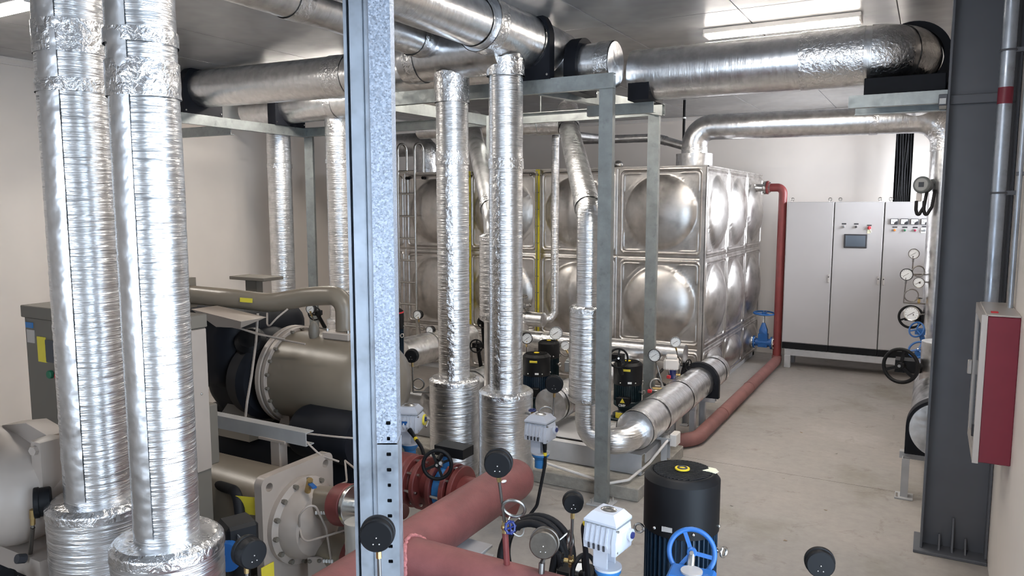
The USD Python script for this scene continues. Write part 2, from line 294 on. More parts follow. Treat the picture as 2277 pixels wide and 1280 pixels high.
def foil_pipe(name, label, pts, r, material, R=0.0, seed=0, joints=(), seam=None, amp=0.0016, step=0.012, n=56, caps=(True, True), bodies=(), group=None, seam_s=None, category='pipe', na=10, seam_w=0.34, seam_m='foil_s'):
    """joints: (s, length) bands of crumpled tape; seam: angle of the lengthwise tape; bodies: (s0, s1, radius) jackets round the valves and flanges"""
    t = Thing(name, label, category, loc=pts[0], group=group); t.part('jacket', foil_mesh(pts, r, amp, seed, n, R, step, caps, na=na), material)
    P = arcs(pts, R, na) if R else np.array(pts, float)
    for i, (s, L, *th) in enumerate(joints):
        t.part('joint_tape', foil_mesh(pts, r + (th[0] if th else 0.005), 0.0036, seed + 20 + i, n, R, min(step, 0.008), (False, False), 'crumple', s01=(s, s + L), na=na), 'foil_c')
    if seam is not None:
        Pq, tq = resample(P, step); lo, hi = seam_s or (0, 1e9); k = (tq >= lo) & (tq <= hi)
        wob = 0.04 * np.sin(tq[k] * 7 + seed)
        Q = foil_skin(Pq[k], tq[k], r + 0.004, amp * (1.1 if seam_m == 'foil_s' else 2.2), seed + 50, 14, seam - seam_w, seam + seam_w, 'crumple'); m = grid_mesh(Q); m.invert()
        t.part('seam_tape', m, seam_m)
    for i, (s0, s1, rb) in enumerate(bodies):
        pr = [(s0, rb - 0.03), (s0 + 0.012, rb - 0.010), (s0 + 0.03, rb), (s1 - 0.03, rb), (s1 - 0.012, rb - 0.008), (s1, rb - 0.03)]; vert = abs(pts[0][2] - pts[1][2]) > 0.3
        t.part('valve_jacket', foil_mesh(pts, rb, 0.003, seed + 70 + i, 64, R, 0.006, (True, True), prof=pr, s01=(s0, s1), na=na), 'foil_z')
        for k, (e, g) in enumerate(((s1, 1), (s0, -1))):
            q = sorted([(e - g * 0.055, rb + 0.003), (e - g * 0.02, rb + 0.002), (e, rb - 0.024)]); t.part('jacket_tape', foil_mesh(pts, rb, 0.004, seed + 90 + 7 * i + k, 64, R, 0.006, (g < 0, g > 0), 'crumple', prof=q, s01=(min(e, e - g * 0.055), max(e, e - g * 0.055)), na=na), 'foil_c')
    return t
def saddle(name, label, c, axis, r, w, base_z, group=None):
    """a dark foam pipe support: an arch round the pipe with straight legs to the beam"""
    a = unit(axis); side = np.cross((0, 0, 1.0), a); ro = r + 0.045
    th = np.linspace(0, pi, 25); out = [(ro * math.cos(x), ro * math.sin(x)) for x in th]; h = c[2] - base_z
    shp = Polygon(out + [(-ro, -h), (ro, -h)]).difference(Point(0, 0).buffer(r * 0.985, 32))
    t = Thing(name, label, 'pipe support', loc=(c[0], c[1], base_z), group=group)
    t.part('foam_block', prism(shp, np.asarray(c) - a * w / 2, side, (0, 0, 1), w), 'lagging')
    for sgn in (-1, 1):
        t.part('bolt', cyl(np.asarray(c) + side * sgn * (ro - 0.018) - a * (w / 2 + 0.006) * np.sign(a[1] + a[0] + 1e-9) * 1 + V(0, 0, -h + 0.03), np.asarray(c) + side * sgn * (ro - 0.018) + a * (w / 2 + 0.006) * np.sign(a[1] + a[0] + 1e-9) + V(0, 0, -h + 0.03), 0.008, 8), 'steel_bright')
    return t

# ================================================================== THE ROOM
X0, X1, Y0, Y1, ZC = -7.35, 0.40, -1.6, 11.3, 3.47
fl = num('/World/floor'); tag(usdkit.mesh(stage, fl, span(X0 - 0.1, X1 + 0.3, Y0 - 0.1, Y1 + 0.1, -0.15, -0.012), M['concrete']).GetPrim(), kind='structure')
for (a, b) in ((Y0 - 0.1, 1.9), (1.904, 6.178), (6.184, Y1 + 0.1)):
    usdkit.mesh(stage, num(fl + '/slab'), span(X0 - 0.1, X1 + 0.3, a, b, -0.013, 0.0), M['concrete'])
# ceiling of long sheet panels with narrow open joints
cl = num('/World/ceiling'); tag(usdkit.mesh(stage, cl, span(X0 - 0.1, X1 + 0.1, Y0 - 0.1, Y1 + 0.1, ZC + 0.02, ZC + 0.12), M['ceiling']).GetPrim(), kind='structure')
xs = sorted([x for x in (-2.17 + 0.947 * k for k in range(-7, 4)) if X0 < x < X1] + [X0 - 0.05, X1 + 0.05])
for a, b in zip(xs[:-1], xs[1:]):
    for c, d in ((Y0, 0.9), (0.9, 5.33), (5.33, 9.4), (9.4, Y1)):
        usdkit.mesh(stage, num(cl + '/panel'), span(a + 0.003, b - 0.003, c + 0.002, d - 0.002, ZC, ZC + 0.03, 0.003), M['ceiling'])
struct('wall_left', span(X0 - 0.1, X0, Y0 - 0.1, Y1 + 0.1, 0, ZC + 0.02), 'wall')
struct('wall_back', span(X0, X1, Y1, Y1 + 0.1, 0, ZC + 0.02), 'wall')
struct('wall_front', prism(sbox(X0, 0, X1, ZC + 0.02).difference(sbox(-3.0, 1.0, -0.8, 2.6)), (0, Y0, 0), (1, 0, 0), (0, 0, 1), 0.1), 'wall')
w2 = num('/World/window_2'); tag(usdkit.mesh(stage, w2, prism(sbox(-3.0, 1.0, -0.8, 2.6).difference(sbox(-2.94, 1.06, -0.86, 2.54)), (0, Y0 + 0.01, 0), (1, 0, 0), (0, 0, 1), 0.1), M['boxframe']).GetPrim(), kind='structure')
for k in range(2): usdkit.mesh(stage, num(w2 + '/pane'), span(-2.93 + 1.04 * k, -1.91 + 1.04 * k, Y0 - 0.05, Y0 - 0.045, 1.06, 2.54), M['glass'])
def wall_with_holes():
    W = sbox(Y0 - 0.1, 0, Y1 + 0.1, ZC + 0.02).difference(sbox(0.05, 0.0, 2.65, 2.95)).difference(sbox(9.25, 1.65, 11.15, 3.15))
    return prism(W, (X1, 0, 0), (0, 1, 0), (0, 0, 1), 0.1)
struct('wall_right', wall_with_holes(), 'wall')
trimp = [(0, 0), (0.05, 0), (0.05, -0.02), (0.02, -0.05), (0.02, -0.06), (0, -0.06)]
struct('trim_1', prism([(y, z) for y, z in trimp], (X0, Y1, ZC), (1, 0, 0), (0, 0, 1), Y1 - Y0), 'trimw')
struct('trim_2', prism([(y, z) for y, z in trimp], (X0, Y1, ZC), (0, -1, 0), (0, 0, 1), 0.001 + X1 - X0) if 0 else span(X0, X1, Y1 - 0.05, Y1, ZC - 0.055, ZC, 0.006), 'trimw')
def opening(name, y0, y1, z0, z1, t=0.06, glass=False):
    p = num('/World/' + name); W = sbox(y0, z0, y1, z1).difference(sbox(y0 + t, z0 + (t if glass else 0), y1 - t, z1 - t))
    g = usdkit.mesh(stage, p, prism(W, (X1 - 0.01, 0, 0), (0, 1, 0), (0, 0, 1), 0.09), M['boxframe']); tag(g.GetPrim(), kind='structure')
    if glass:
        n = 4; w = (y1 - y0 - 2 * t) / n
        for i in range(n):
            a = y0 + t + i * w; usdkit.mesh(stage, num(p + '/pane'), span(X1 + 0.04, X1 + 0.046, a + 0.01, a + w - 0.01, z0 + t, z1 - t), M['glass'])
            if i: usdkit.mesh(stage, num(p + '/mullion'), span(X1 + 0.02, X1 + 0.07, a - 0.02, a + 0.02, z0 + t, z1 - t), M['boxframe'])
opening('door_1', 0.05, 2.65, 0.0, 2.95); opening('window_1', 9.25, 11.15, 1.65, 3.15, glass=True)

# ------------------------------------------------------------------ tube lights
def tube_light(label, c, L):
    t = Thing('tube_light', label, 'light', loc=c, group=None); x, y, z = c
    t.part('fixture', span(x - L / 2 - 0.012, x + L / 2 + 0.012, y - 0.085, y + 0.085, z - 0.018, z + 0.018, 0.004), 'trimw'); t.part('diffuser', span(x - L / 2, x + L / 2, y - 0.075, y + 0.075, z - 0.034, z - 0.016, 0.008), 'tube')
    for k in (-1, 1): t.part('end_cap', span(x + k * (L / 2 + 0.006) - 0.008, x + k * (L / 2 + 0.006) + 0.008, y - 0.08, y + 0.08, z - 0.036, z - 0.016, 0.003), 'trimw')
for lab, x, y in (('ceiling tube light above the large foil pipe beside the steel column', -1.04, 5.86), ('ceiling tube light in the corner above the twin foil risers', -5.55, 2.82), ('ceiling tube light out of sight near the doorway', -1.04, 2.60), ('ceiling tube light hidden above the large foil pipe towards the cabinets', -1.04, 7.35), ('ceiling tube light hidden over the foil headers of the rack', -3.30, 5.72), ('ceiling tube light hidden over the long left foil header', -5.55, 5.72)):
    tube_light(lab, (x, y, ZC - 0.02), 1.06)
wu = Thing('wall_box', 'white box high on the left wall glimpsed below the long foil header', 'box', loc=(X0, 6.15, 3.2)); wu.part('body', span(X0, X0 + 0.10, 5.72, 6.55, 3.12, 3.34, 0.006), 'paper'); wu.part('cover', span(X0 + 0.10, X0 + 0.112, 5.74, 6.53, 3.14, 3.32, 0.004), 'paper')

# ================================================================== THE STAINLESS TANK
TX, TY, TZ0, TZ1 = -2.126, 8.06, 0.08, 2.575
def panel_mesh(w, h, o, ux, uy, n):
    k = 76; u = np.unique(np.r_[np.linspace(-w / 2, w / 2, 44), [s * (w * 0.455 + dd) for s in (-1, 1) for dd in (-.014, -.007, 0, .007, .014)], [s * (w * 0.425 + dd) for s in (-1, 1) for dd in (-.008, 0, .008)], [s * (w / 2 - dd) for s in (-1, 1) for dd in (.004, .009)]])
    hh = h / 2; v = np.unique(np.r_[np.linspace(-hh, hh, int(44 * h / w)), [s * (hh - w * 0.045 + dd) for s in (-1, 1) for dd in (-.014, -.007, 0, .007, .014)], [s * (hh - w * 0.075 + dd) for s in (-1, 1) for dd in (-.008, 0, .008)], [s * (hh - dd) for s in (-1, 1) for dd in (.004, .009)]])
    U, W = np.meshgrid(u, v, indexing='ij'); Z = np.zeros_like(U); rx, ry = w * 0.40, (h * 0.40 if h > 0.9 else h * 0.385)
    q = np.sqrt((U / rx) ** 2 + (W / ry) ** 2); Z += np.where(q < 1, (0.105 if h > 0.9 else 0.075) * np.sqrt(np.maximum(0, 1 - q ** 2)) * (0.55 + 0.45 * np.sqrt(np.maximum(0, 1 - q ** 2))), 0)
    def sd(hw, hh_, r):
        dx, dy = np.abs(U) - (hw - r), np.abs(W) - (hh_ - r); return np.hypot(np.maximum(dx, 0), np.maximum(dy, 0)) + np.minimum(np.maximum(dx, dy), 0) - r
    Z += 0.012 * np.exp(-(sd(w * 0.455, hh - w * 0.045, 0.05) / 0.008) ** 2)
    corner = (np.abs(U) > 0.24 * w) & (np.abs(W) > 0.24 * h) & (q > 1.06)
    Z += 0.007 * np.exp(-(sd(w * 0.425, hh - w * 0.075, 0.04) / 0.007) ** 2) * corner
    Z += 0.006 * np.exp(-((q - 1.075) / 0.018) ** 2) * ((np.abs(U) > 0.2 * w) & (np.abs(W) > 0.2 * h))
    e = np.minimum(w / 2 - np.abs(U), h / 2 - np.abs(W)); Z -= 0.007 * (e < 0.006)
    P = np.asarray(o) + U[..., None] * np.asarray(ux, float) + W[..., None] * np.asarray(uy, float) + Z[..., None] * np.asarray(n, float)
    m = grid_mesh(P)
    if (m.face_normals.mean(0) @ np.asarray(n, float)) < 0: m.invert()
    return m
tank = Thing('water_tank', 'large stainless steel water tank of pressed domed square panels', 'water tank', loc=(TX - 2.5, TY + 1.5, TZ0))
tank.part('shell', span(TX - 5, TX - 0.02, TY + 0.02, TY + 3, TZ0, TZ1 - 0.012), 'stainless')
rows = [(TZ1 - 0.5, 1.0), (TZ1 - 1.5, 1.0), (TZ1 - 2.25, 0.5)]
for i in range(5):
    for z, h in rows: tank.part('panel', panel_mesh(1.0, h, (TX - 0.5 - i, TY, z), (1, 0, 0), (0, 0, 1), (0, -1, 0)), 'stainless', smooth=True)
for j in range(3):
    for z, h in rows: tank.part('panel', panel_mesh(1.0, h, (TX, TY + 0.5 + j, z), (0, 1, 0), (0, 0, 1), (1, 0, 0)), 'stainless', smooth=True)
tank.part('corner_strip', cat(span(TX - 0.05, TX + 0.004, TY - 0.006, TY, TZ0, TZ1), span(TX - 0.002, TX + 0.006, TY - 0.006, TY + 0.05, TZ0, TZ1)), 'stainless')
tank.part('top_rim', cat(span(TX - 5, TX + 0.012, TY - 0.012, TY + 0.05, TZ1 - 0.012, TZ1 + 0.004), span(TX - 0.05, TX + 0.012, TY, TY + 3, TZ1 - 0.012, TZ1 + 0.004)), 'stainless')
tank.part('base_frame', cat(span(TX - 5, TX - 0.03, TY + 0.03, TY + 0.10, 0, TZ0), span(TX - 0.10, TX - 0.03, TY + 0.03, TY + 3, 0, TZ0), span(TX - 5, TX - 0.03, TY + 2.9, TY + 3, 0, TZ0)), 'skid')
tank.part('vent_cap', cat(ball((-3.26, 8.40, TZ1 + 0.05), (0.06, 0.06, 0.05)), cyl((-3.26, 8.40, TZ1 - 0.02), (-3.26, 8.40, TZ1 + 0.03), 0.03)), 'steel_bright')
# ladder hooked over the tank's top edge
lad = Thing('tank_ladder', 'thin stainless ladder with hooped tops leaning on the tank front', 'ladder', loc=(-6.0, 7.93, 0))
for x in (-6.14, -5.87): lad.part('rail', tube([(x, 7.93, 0.0), (x, 7.93, 2.95), (x + 0.0, 8.12, 2.95), (x, 8.12, TZ1 + 0.0)], 0.016, 12, R=0.09), 'steel_bright')
for k in range(9): lad.part('rung', cyl((-6.14, 7.93, 0.27 + 0.29 * k), (-5.87, 7.93, 0.27 + 0.29 * k), 0.013, 10), 'steel_bright')
for x in (-6.06, -5.80): lad.part('bolt', cyl((x, 8.0, TZ1 - 0.07), (x, 8.07, TZ1 - 0.07), 0.02, 8), 'black')
# level gauges: glass tube against a yellow scale board
for x, lab in ((-4.118, 'yellow tank level scale to the right of the two foil risers'), (-5.09, 'yellow tank level scale glimpsed between the two foil risers')):
    t = Thing('level_gauge', lab, 'level gauge', loc=(x, 8.0, 0.4))
    t.part('scale_board', span(x - 0.024, x + 0.024, 7.995, 8.01, 0.62, TZ1 + 0.0), 'level_y')
    t.part('glass_tube', cyl((x - 0.002, 7.985, 0.60), (x - 0.002, 7.985, TZ1 - 0.02), 0.008, 8), 'siphon')
    for k in range(19): t.part('graduation', span(x - 0.022, x + (0.0 if k % 2 else 0.02), 7.9935, 7.9955, 0.70 + 0.1 * k, 0.706 + 0.1 * k), 'print_dk')
    for z in (0.58, TZ1 - 0.06): t.part('cock', cat(cyl((x - 0.0, 8.06, z), (x - 0.0, 7.97, z), 0.016, 10), cyl((x - 0.08, 7.99, z), (x + 0.0, 7.985, z), 0.011, 8), ball((x - 0.09, 7.99, z), (0.02, 0.02, 0.02), 1)), 'siphon')

# ------------------------------------------------------------------ control cabinets against the back wall
CY = 10.37
base = Thing('cabinet_stand', 'grey steel channel stand under the three control cabinets', 'stand', loc=(-0.75, CY + 0.25, 0))
base.part('rail', channel((-1.63, CY + 0.03, 0.21), (0.12, CY + 0.03, 0.21), 0.085, 0.05, 0.006, (0, 1, 0)), 'skid'); base.part('rail', channel((-1.63, CY + 0.40, 0.21), (0.12, CY + 0.40, 0.21), 0.085, 0.05, 0.006, (0, -1, 0)), 'skid')
for x in (-1.59, 0.08):
    for y in (CY + 0.035, CY + 0.40): base.part('leg', span(x - 0.04, x + 0.04, y - 0.035, y + 0.035, 0, 0.168, 0.004), 'skid')
def cabinet(x0, x1, label, hinge, seq):
    t = Thing('control_cabinet', label, 'cabinet', loc=((x0 + x1) / 2, CY + 0.2, 0.255)); g = 0.003
    t.part('plinth', span(x0 + g, x1 - g, CY + 0.012, CY + 0.42, 0.255, 0.335), 'black')
    t.part('body', span(x0 + g, x1 - g, CY + 0.022, CY + 0.43, 0.335, 2.195, 0.004), 'cabinet')
    t.part('door', span(x0 + 0.006, x1 - 0.006, CY, CY + 0.02, 0.345, 2.188, 0.005), 'cabinet')
    hx = x1 - 0.03 if seq < 2 else x0 + 0.03
    h = t.part('handle', span(hx - 0.011, hx + 0.011, CY - 0.012, CY, 1.16, 1.27, 0.004), 'boxframe'); t.part('lock', cyl((hx, CY - 0.016, 1.235), (hx, CY - 0.011, 1.235), 0.007, 10), 'black', parent=h)
    for x in (x0 + 0.06, x1 - 0.06): t.part('lifting_eye', cat(ring((x, CY + 0.06, 2.228), (0, 1, 0), 0.018, 0.006, 18, 8), cyl((x, CY + 0.06, 2.19), (x, CY + 0.06, 2.212), 0.01, 8)), 'steel_bright')
    return t
c1 = cabinet(-1.67, -1.094, 'plain pale control cabinet beside the red pipe with no instruments', 1, 0)
c2 = cabinet(-1.094, -0.519, 'pale control cabinet with a dark touchscreen and a red knob', 1, 1)
c3 = cabinet(-0.519, 0.06, 'pale control cabinet with four square meters partly behind the foil pipe', 1, 2)
s = c2.part('touchscreen', span(-0.965, -0.695, CY - 0.014, CY, 1.615, 1.79, 0.006), 'print_dk'); c2.part('display', span(-0.945, -0.715, CY - 0.016, CY - 0.013, 1.635, 1.772), 'screen', parent=s)
def lamp(t, x, z, material, r=0.013):
    t.part('name_plate', span(x - 0.026, x + 0.026, CY - 0.003, CY, z + 0.028, z + 0.044), 'print_dk')
    b = t.part('lamp', cyl((x, CY, z), (x, CY - 0.012, z), r + 0.004, 16), 'boxframe'); t.part('lens', lathe([(r, 0), (r, 0.012), (r * 0.7, 0.019), (0.0, 0.021)], (x, CY - 0.010, z), (0, -1, 0), 16), material, parent=b)
lamp(c2, -0.972, 1.882, 'grey'); lamp(c2, -0.83, 1.882, 'print_dk')
c2.part('name_plate', span(-0.705, -0.655, CY - 0.003, CY, 1.895, 1.910), 'print_dk')
c2.part('rotary_knob', cat(cyl((-0.68, CY, 1.872), (-0.68, CY - 0.03, 1.872), 0.021, 18, bev=0.004), span(-0.686, -0.674, CY - 0.042, CY - 0.02, 1.852, 1.892, 0.003)), 'redb')
c2.part('key_tag', cat(span(-0.70, -0.665, CY - 0.006, CY - 0.003, 1.80, 1.85), bar((-0.67, CY - 0.02, 1.865), (-0.652, CY - 0.008, 1.815), 0.006, 0.004)), 'cream')
for k, x in enumerate((-0.405, -0.295, -0.185, -0.075)):
    z = 1.953; f = c3.part('meter', span(x - 0.043, x + 0.043, CY - 0.02, CY, z - 0.036, z + 0.036, 0.004), 'print_dk')
    c3.part('meter_dial', span(x - 0.036, x + 0.036, CY - 0.022, CY - 0.019, z - 0.030, z + 0.030), 'dial', parent=f)
    q = Point(0, 0).buffer(0.036, 12).intersection(sbox(-0.036, 0, 0, 0.036)); c3.part('meter_cover', prism(q, (x + 0.036, CY - 0.0215, z - 0.030), (1, 0, 0), (0, 0, 1), 0.002), 'print_dk', parent=f)
    c3.part('meter_needle', bar((x + 0.02, CY - 0.024, z - 0.018), (x - 0.022, CY - 0.024, z + 0.004), 0.003, 0.002), 'print_dk', parent=f)
for x, m_ in ((-0.395, 'orange'), (-0.285, 'green'), (-0.175, 'purple')): lamp(c3, x, 1.848, m_, 0.014)
c3.part('name_plate', span(-0.10, -0.05, CY - 0.003, CY, 1.888, 1.902), 'print_dk')
sw = c3.part('selector_switch', span(-0.115, -0.045, CY - 0.008, CY, 1.815, 1.882, 0.003), 'paper'); c3.part('selector_lever', cat(cyl((-0.075, CY - 0.006, 1.848), (-0.075, CY - 0.03, 1.848), 0.014, 14), span(-0.11, -0.07, CY - 0.036, CY - 0.022, 1.842, 1.854, 0.003)), 'grey', parent=sw)
# cable trunk rising from the cabinet top to the ceiling
tr = Thing('cable_trunk', 'open black cable trunk full of black cables rising above the cabinets', 'cable trunk', loc=(-0.35, 10.95, 2.195))
tr.part('tray', channel((-0.36, 10.99, 2.195), (-0.36, 10.99, 3.46), 0.20, 0.10, 0.004, (0, -1, 0)), 'black')
for k in range(8):
    x = -0.435 + 0.021 * k; tr.part('cable', tube([(x, 10.96, 2.195), (x + 0.012 * math.sin(k), 10.955 - 0.01 * (k % 2), 2.6), (x - 0.012 * math.cos(2 * k), 10.96, 3.0), (x, 10.96, 3.46)], 0.0095, 8, R=0.3), 'rubber')

# ------------------------------------------------------------------ steel column, fire box, conduit on the right
col = Thing('steel_column', 'dark grey steel H column standing against the right wall', 'column', loc=(0.22, 5.25, 0))
col.part('flange', span(0.040, 0.054, 5.17, 5.37, 0.02, ZC, 0.002), 'column'); col.part('flange', span(0.384, 0.398, 5.17, 5.37, 0.02, ZC, 0.002), 'column'); col.part('web', span(0.052, 0.386, 5.262, 5.272, 0.02, ZC), 'column')
col.part('base_plate', span(0.005, 0.398, 5.12, 5.42, 0, 0.02, 0.003), 'column')
for x in (0.15, 0.22, 0.29): col.part('base_stiffener', prism([(0, 0), (0.085, 0), (0.02, 0.2 if x == 0.22 else 0.08), (0, 0.2 if x == 0.22 else 0.08)], (x, 5.262, 0.02), (0, -1, 0), (0, 0, 1), 0.01), 'column')
br = Thing('pipe_bracket', 'grey steel cantilever bracket fixed to the column under the large foil pipe', 'bracket', loc=(-0.2, 5.25, 2.755))
br.part('arm', channel((-0.495, 5.215, 2.79), (0.052, 5.215, 2.79), 0.075, 0.05, 0.006, (0, 1, 0)), 'galv'); br.part('bolt_plate', span(-0.005, 0.04, 5.165, 5.20, 2.735, 2.80, 0.003), 'column'); br.part('clip', span(0.0, 0.034, 5.155, 5.168, 2.742, 2.775), 'steel_bright')
br.part('tie', span(0.054, 0.386, 5.235, 5.262, 2.745, 2.80, 0.003), 'column')
con = Thing('riser_conduit', 'galvanised conduit with a dark red band running up the column', 'pipe', loc=(0.32, 5.06, 1.6))
con.part('conduit', cyl((0.318, 5.05, 1.60), (0.318, 5.05, ZC), 0.036, 24), 'galv_strut'); con.part('colour_band', cyl((0.318, 5.05, 2.71), (0.318, 5.05, 2.80), 0.0375, 24), 'redbox')
for z in (2.22, 3.0): con.part('pipe_clip', cat(ring((0.318, 5.05, z), (0, 0, 1), 0.038, 0.006, 24, 6), span(0.30, 0.40, 5.04, 5.06, z - 0.012, z + 0.012)), 'column')
con2 = Thing('thin_conduit', 'thin galvanised conduit beside the wall above the red fire cabinet', 'pipe', loc=(0.385, 4.7, 1.6)); con2.part('conduit', cyl((0.378, 4.62, 1.615), (0.378, 4.62, ZC), 0.012, 12), 'galv_strut'); con2.part('pipe_clip', span(0.362, 0.40, 4.61, 4.63, 2.3, 2.32), 'column')
fb = Thing('fire_cabinet', 'red fire hose cabinet with pale aluminium front frame on the right wall', 'cabinet', loc=(0.32, 4.6, 0.87))
fb.part('body', span(0.262, 0.40, 4.30, 4.85, 0.875, 1.612, 0.004), 'redbox'); fb.part('top_cover', span(0.255, 0.40, 4.295, 4.855, 1.612, 1.622, 0.003), 'boxframe')
W = sbox(4.295, 0.87, 4.855, 1.618).difference(sbox(4.345, 0.92, 4.805, 1.568)); df = fb.part('door_frame', prism(W, (0.238, 0, 0), (0, 1, 0), (0, 0, 1), 0.026), 'boxframe'); fb.part('door_glass', span(0.246, 0.250, 4.345, 4.805, 0.92, 1.568), 'screen', parent=df)
fb.part('handle', cat(span(0.215, 0.238, 4.80, 4.82, 1.22, 1.30, 0.004)), 'boxframe'); fb.part('hinge', cyl((0.236, 4.325, 1.0), (0.236, 4.325, 1.06), 0.008, 10), 'print_dk')
fb.part('seal', span(0.28, 0.31, 4.36, 4.40, 1.622, 1.627), 'redb')

# ================================================================== PIPE RACK AND STRUT POST
rack = Thing('pipe_rack', 'galvanised channel frame carrying the foil pipes in front of the tank', 'pipe rack', loc=(-4.2, 5.8, 0))
RZ = 3.035
def rpost(x, y, od, z1=RZ - 0.005, z0=0.0):
    rack.part('post', channel((x, y, z0 + 0.01), (x, y, z1), 0.10, 0.05, 0.006, od), 'galv'); rack.part('base_plate', span(x - 0.09, x + 0.09, y - 0.08, y + 0.08, z0, z0 + 0.012, 0.002), 'skid')
    for dx in (-0.065, 0.065):
        for dy in (-0.055, 0.055): rack.part('anchor_bolt', cyl((x + dx, y + dy, z0), (x + dx, y + dy, z0 + 0.045), 0.008, 8), 'steel_bright')
rpost(-1.985, 4.89, (0, 1, 0)); rpost(-2.19, 6.50, (0, 1, 0)); rpost(-6.42, 6.62, (-0.4, 1, 0)); rpost(-3.86, 6.50, (-0.3, 1, 0)); rpost(-6.30, 4.2, (1, 0, 0))
def rbeam(p, q, od): rack.part('beam', channel(p, q, 0.10, 0.05, 0.006, od), 'galv')
rbeam((-4.05, 4.87, RZ - 0.045), (-1.925, 4.87, RZ - 0.045), (0, 1, 0)); rbeam((-6.45, 6.55, RZ - 0.045), (-2.12, 6.55, RZ - 0.045), (0, -1, 0))
rbeam((-6.30, 4.15, RZ - 0.05), (-6.43, 6.62, RZ - 0.05), (-1, 0, 0)); rbeam((-2.50, 4.90, RZ - 0.05), (-2.15, 6.52, RZ - 0.05), (-1, 0, 0)); rbeam((-4.02, 4.90, RZ - 0.05), (-3.92, 6.52, RZ - 0.05), (-1, 0, 0))
rbeam((-6.40, 5.50, 2.93), (-7.34, 5.47, 2.93), (0, 1, 0))

sp = Thing('strut_post', 'tall zinc-plated strut post with slotted spangled face in the foreground', 'post', loc=(-1.55, 1.88, 0))
rz = -0.72                                   # the post stands turned towards the doorway
e1 = V(math.cos(rz + pi / 2 + 0.1) * 0 + 0.86, 0.51, 0); e1 = unit(e1); e2 = V(e1[1], -e1[0], 0)    # e1: across the face, e2: the face's normal
PO = V(-1.553, 1.888, 0)
def sbar(a0, a1, b0, b1, z0, z1): return place(box(((a0 + a1) / 2, (b0 + b1) / 2, (z0 + z1) / 2), (a1 - a0, b1 - b0, z1 - z0)), PO, e1, -e2, V(0, 0, 1))
H = ZC - 0.001
# -e2 is away from the camera; b negative is nearer
sp.part('channel', cat(sbar(-0.084, -0.081, -0.030, 0.05, 0.01, H), sbar(-0.084, -0.060, 0.047, 0.05, 0.01, H), sbar(-0.081, -0.074, -0.030, -0.014, 0.01, H), sbar(-0.063, -0.060, -0.045, 0.05, 0.01, H), sbar(-0.063, -0.024, -0.047, -0.044, 0.01, H), sbar(-0.026, -0.023, -0.047, 0.05, 0.01, H)), 'galv_strut')
sp.part('rear_channel', cat(sbar(-0.022, -0.004, -0.040, -0.036, 0.01, H), sbar(-0.022, -0.019, -0.04, 0.05, 0.01, H)), 'galv_strut')
def slotted(z0, z1, a0, a1, slots):
    W = sbox(a0, z0, a1, z1)
    for a, z, w, h in slots: W = W.difference(sbox(a - w / 2, z - h / 2, a + w / 2, z + h / 2).buffer(0.003))
    return prism(W, PO + e2 * 0.046, e1, (0, 0, 1), 0.004)
sl = [(0.034, 1.40 - 0.052 * k, 0.009 if k % 3 else 0.005, 0.006) for k in range(-1, 9)]
up_ = sp.part('slotted_angle', cat(slotted(1.385, H, -0.004, 0.062, [s for s in sl if s[1] > 1.39]), sbar(0.0585, 0.062, -0.046, 0.05, 1.385, H)), 'spangle')
sp.part('splice_angle', cat(slotted(0.01, 1.38, -0.004, 0.064, [s for s in sl if s[1] < 1.37]), sbar(0.0605, 0.064, -0.046, 0.05, 0.01, 1.38)), 'galv_strut')
sp.part('backing', sbar(0.015, 0.055, -0.038, -0.034, 0.9, 1.6), 'black'); sp.part('base_plate', place(box((0, 0, 0.005), (0.24, 0.2, 0.01)), PO, e1, -e2, V(0, 0, 1)), 'skid')

# ================================================================== FOIL PIPES
foil_pipe('foil_riser', 'leftmost and rearmost of the twin thick foil-wrapped riser pipes in the foreground', [(-2.70, 1.63, 0.12), (-2.70, 1.63, 3.32), (-2.67, 2.1, 3.34)], 0.119, 'foil_z', R=0.26, seed=1, joints=[(2.55, 0.12), (2.42, 0.05)], seam=1.85, seam_s=(0.95, 2.9), amp=0.0024, step=0.0055, n=72, bodies=[(0.05, 0.94, 0.182)], caps=(True, False))
foil_pipe('foil_riser', 'right-hand and nearer of the twin thick foil-wrapped riser pipes in the foreground', [(-2.20, 1.55, 0.12), (-2.20, 1.55, 3.10), (-2.20, 0.3, 3.12)], 0.104, 'foil_z', R=0.24, seed=2, joints=[(2.36, 0.12), (2.52, 0.05)], seam=1.78, seam_s=(0.95, 2.9), amp=0.0024, step=0.0055, n=72, bodies=[(0.05, 0.93, 0.176)])
foil_pipe('foil_riser', 'foil-wrapped riser left of the middle pair dropping to a thick valve jacket', [(-3.065, 4.60, 0.08), (-3.065, 4.60, 3.17)], 0.117, 'foil_z', seed=3, joints=[(2.80, 0.21, 0.010), (2.36, 0.10)], seam=1.95, seam_s=(0.80, 2.4), seam_w=0.22, seam_m='foil_c', amp=0.0026, step=0.008, bodies=[(0.02, 0.80, 0.187)])
foil_pipe('foil_riser', 'foil-wrapped riser right of the middle pair above the black-backed gauge on the red pipe', [(-2.63, 4.62, 0.10), (-2.63, 4.62, 3.26)], 0.119, 'foil_z', seed=4, joints=[(2.93, 0.12, 0.014), (2.30, 0.08)], seam=1.5, seam_s=(0.74, 2.3), seam_w=0.22, seam_m='foil_c', amp=0.0026, step=0.008, bodies=[(0.04, 0.735, 0.196)])
foil_pipe('foil_riser', 'distant foil riser dropping behind the tan machine beside the rack post', [(-5.73, 6.35, 0.35), (-5.73, 6.35, 3.15)], 0.135, 'foil_z', seed=5, joints=[(2.55, 0.2), (2.25, 0.06)], step=0.012, bodies=[(0.0, 0.55, 0.17)])
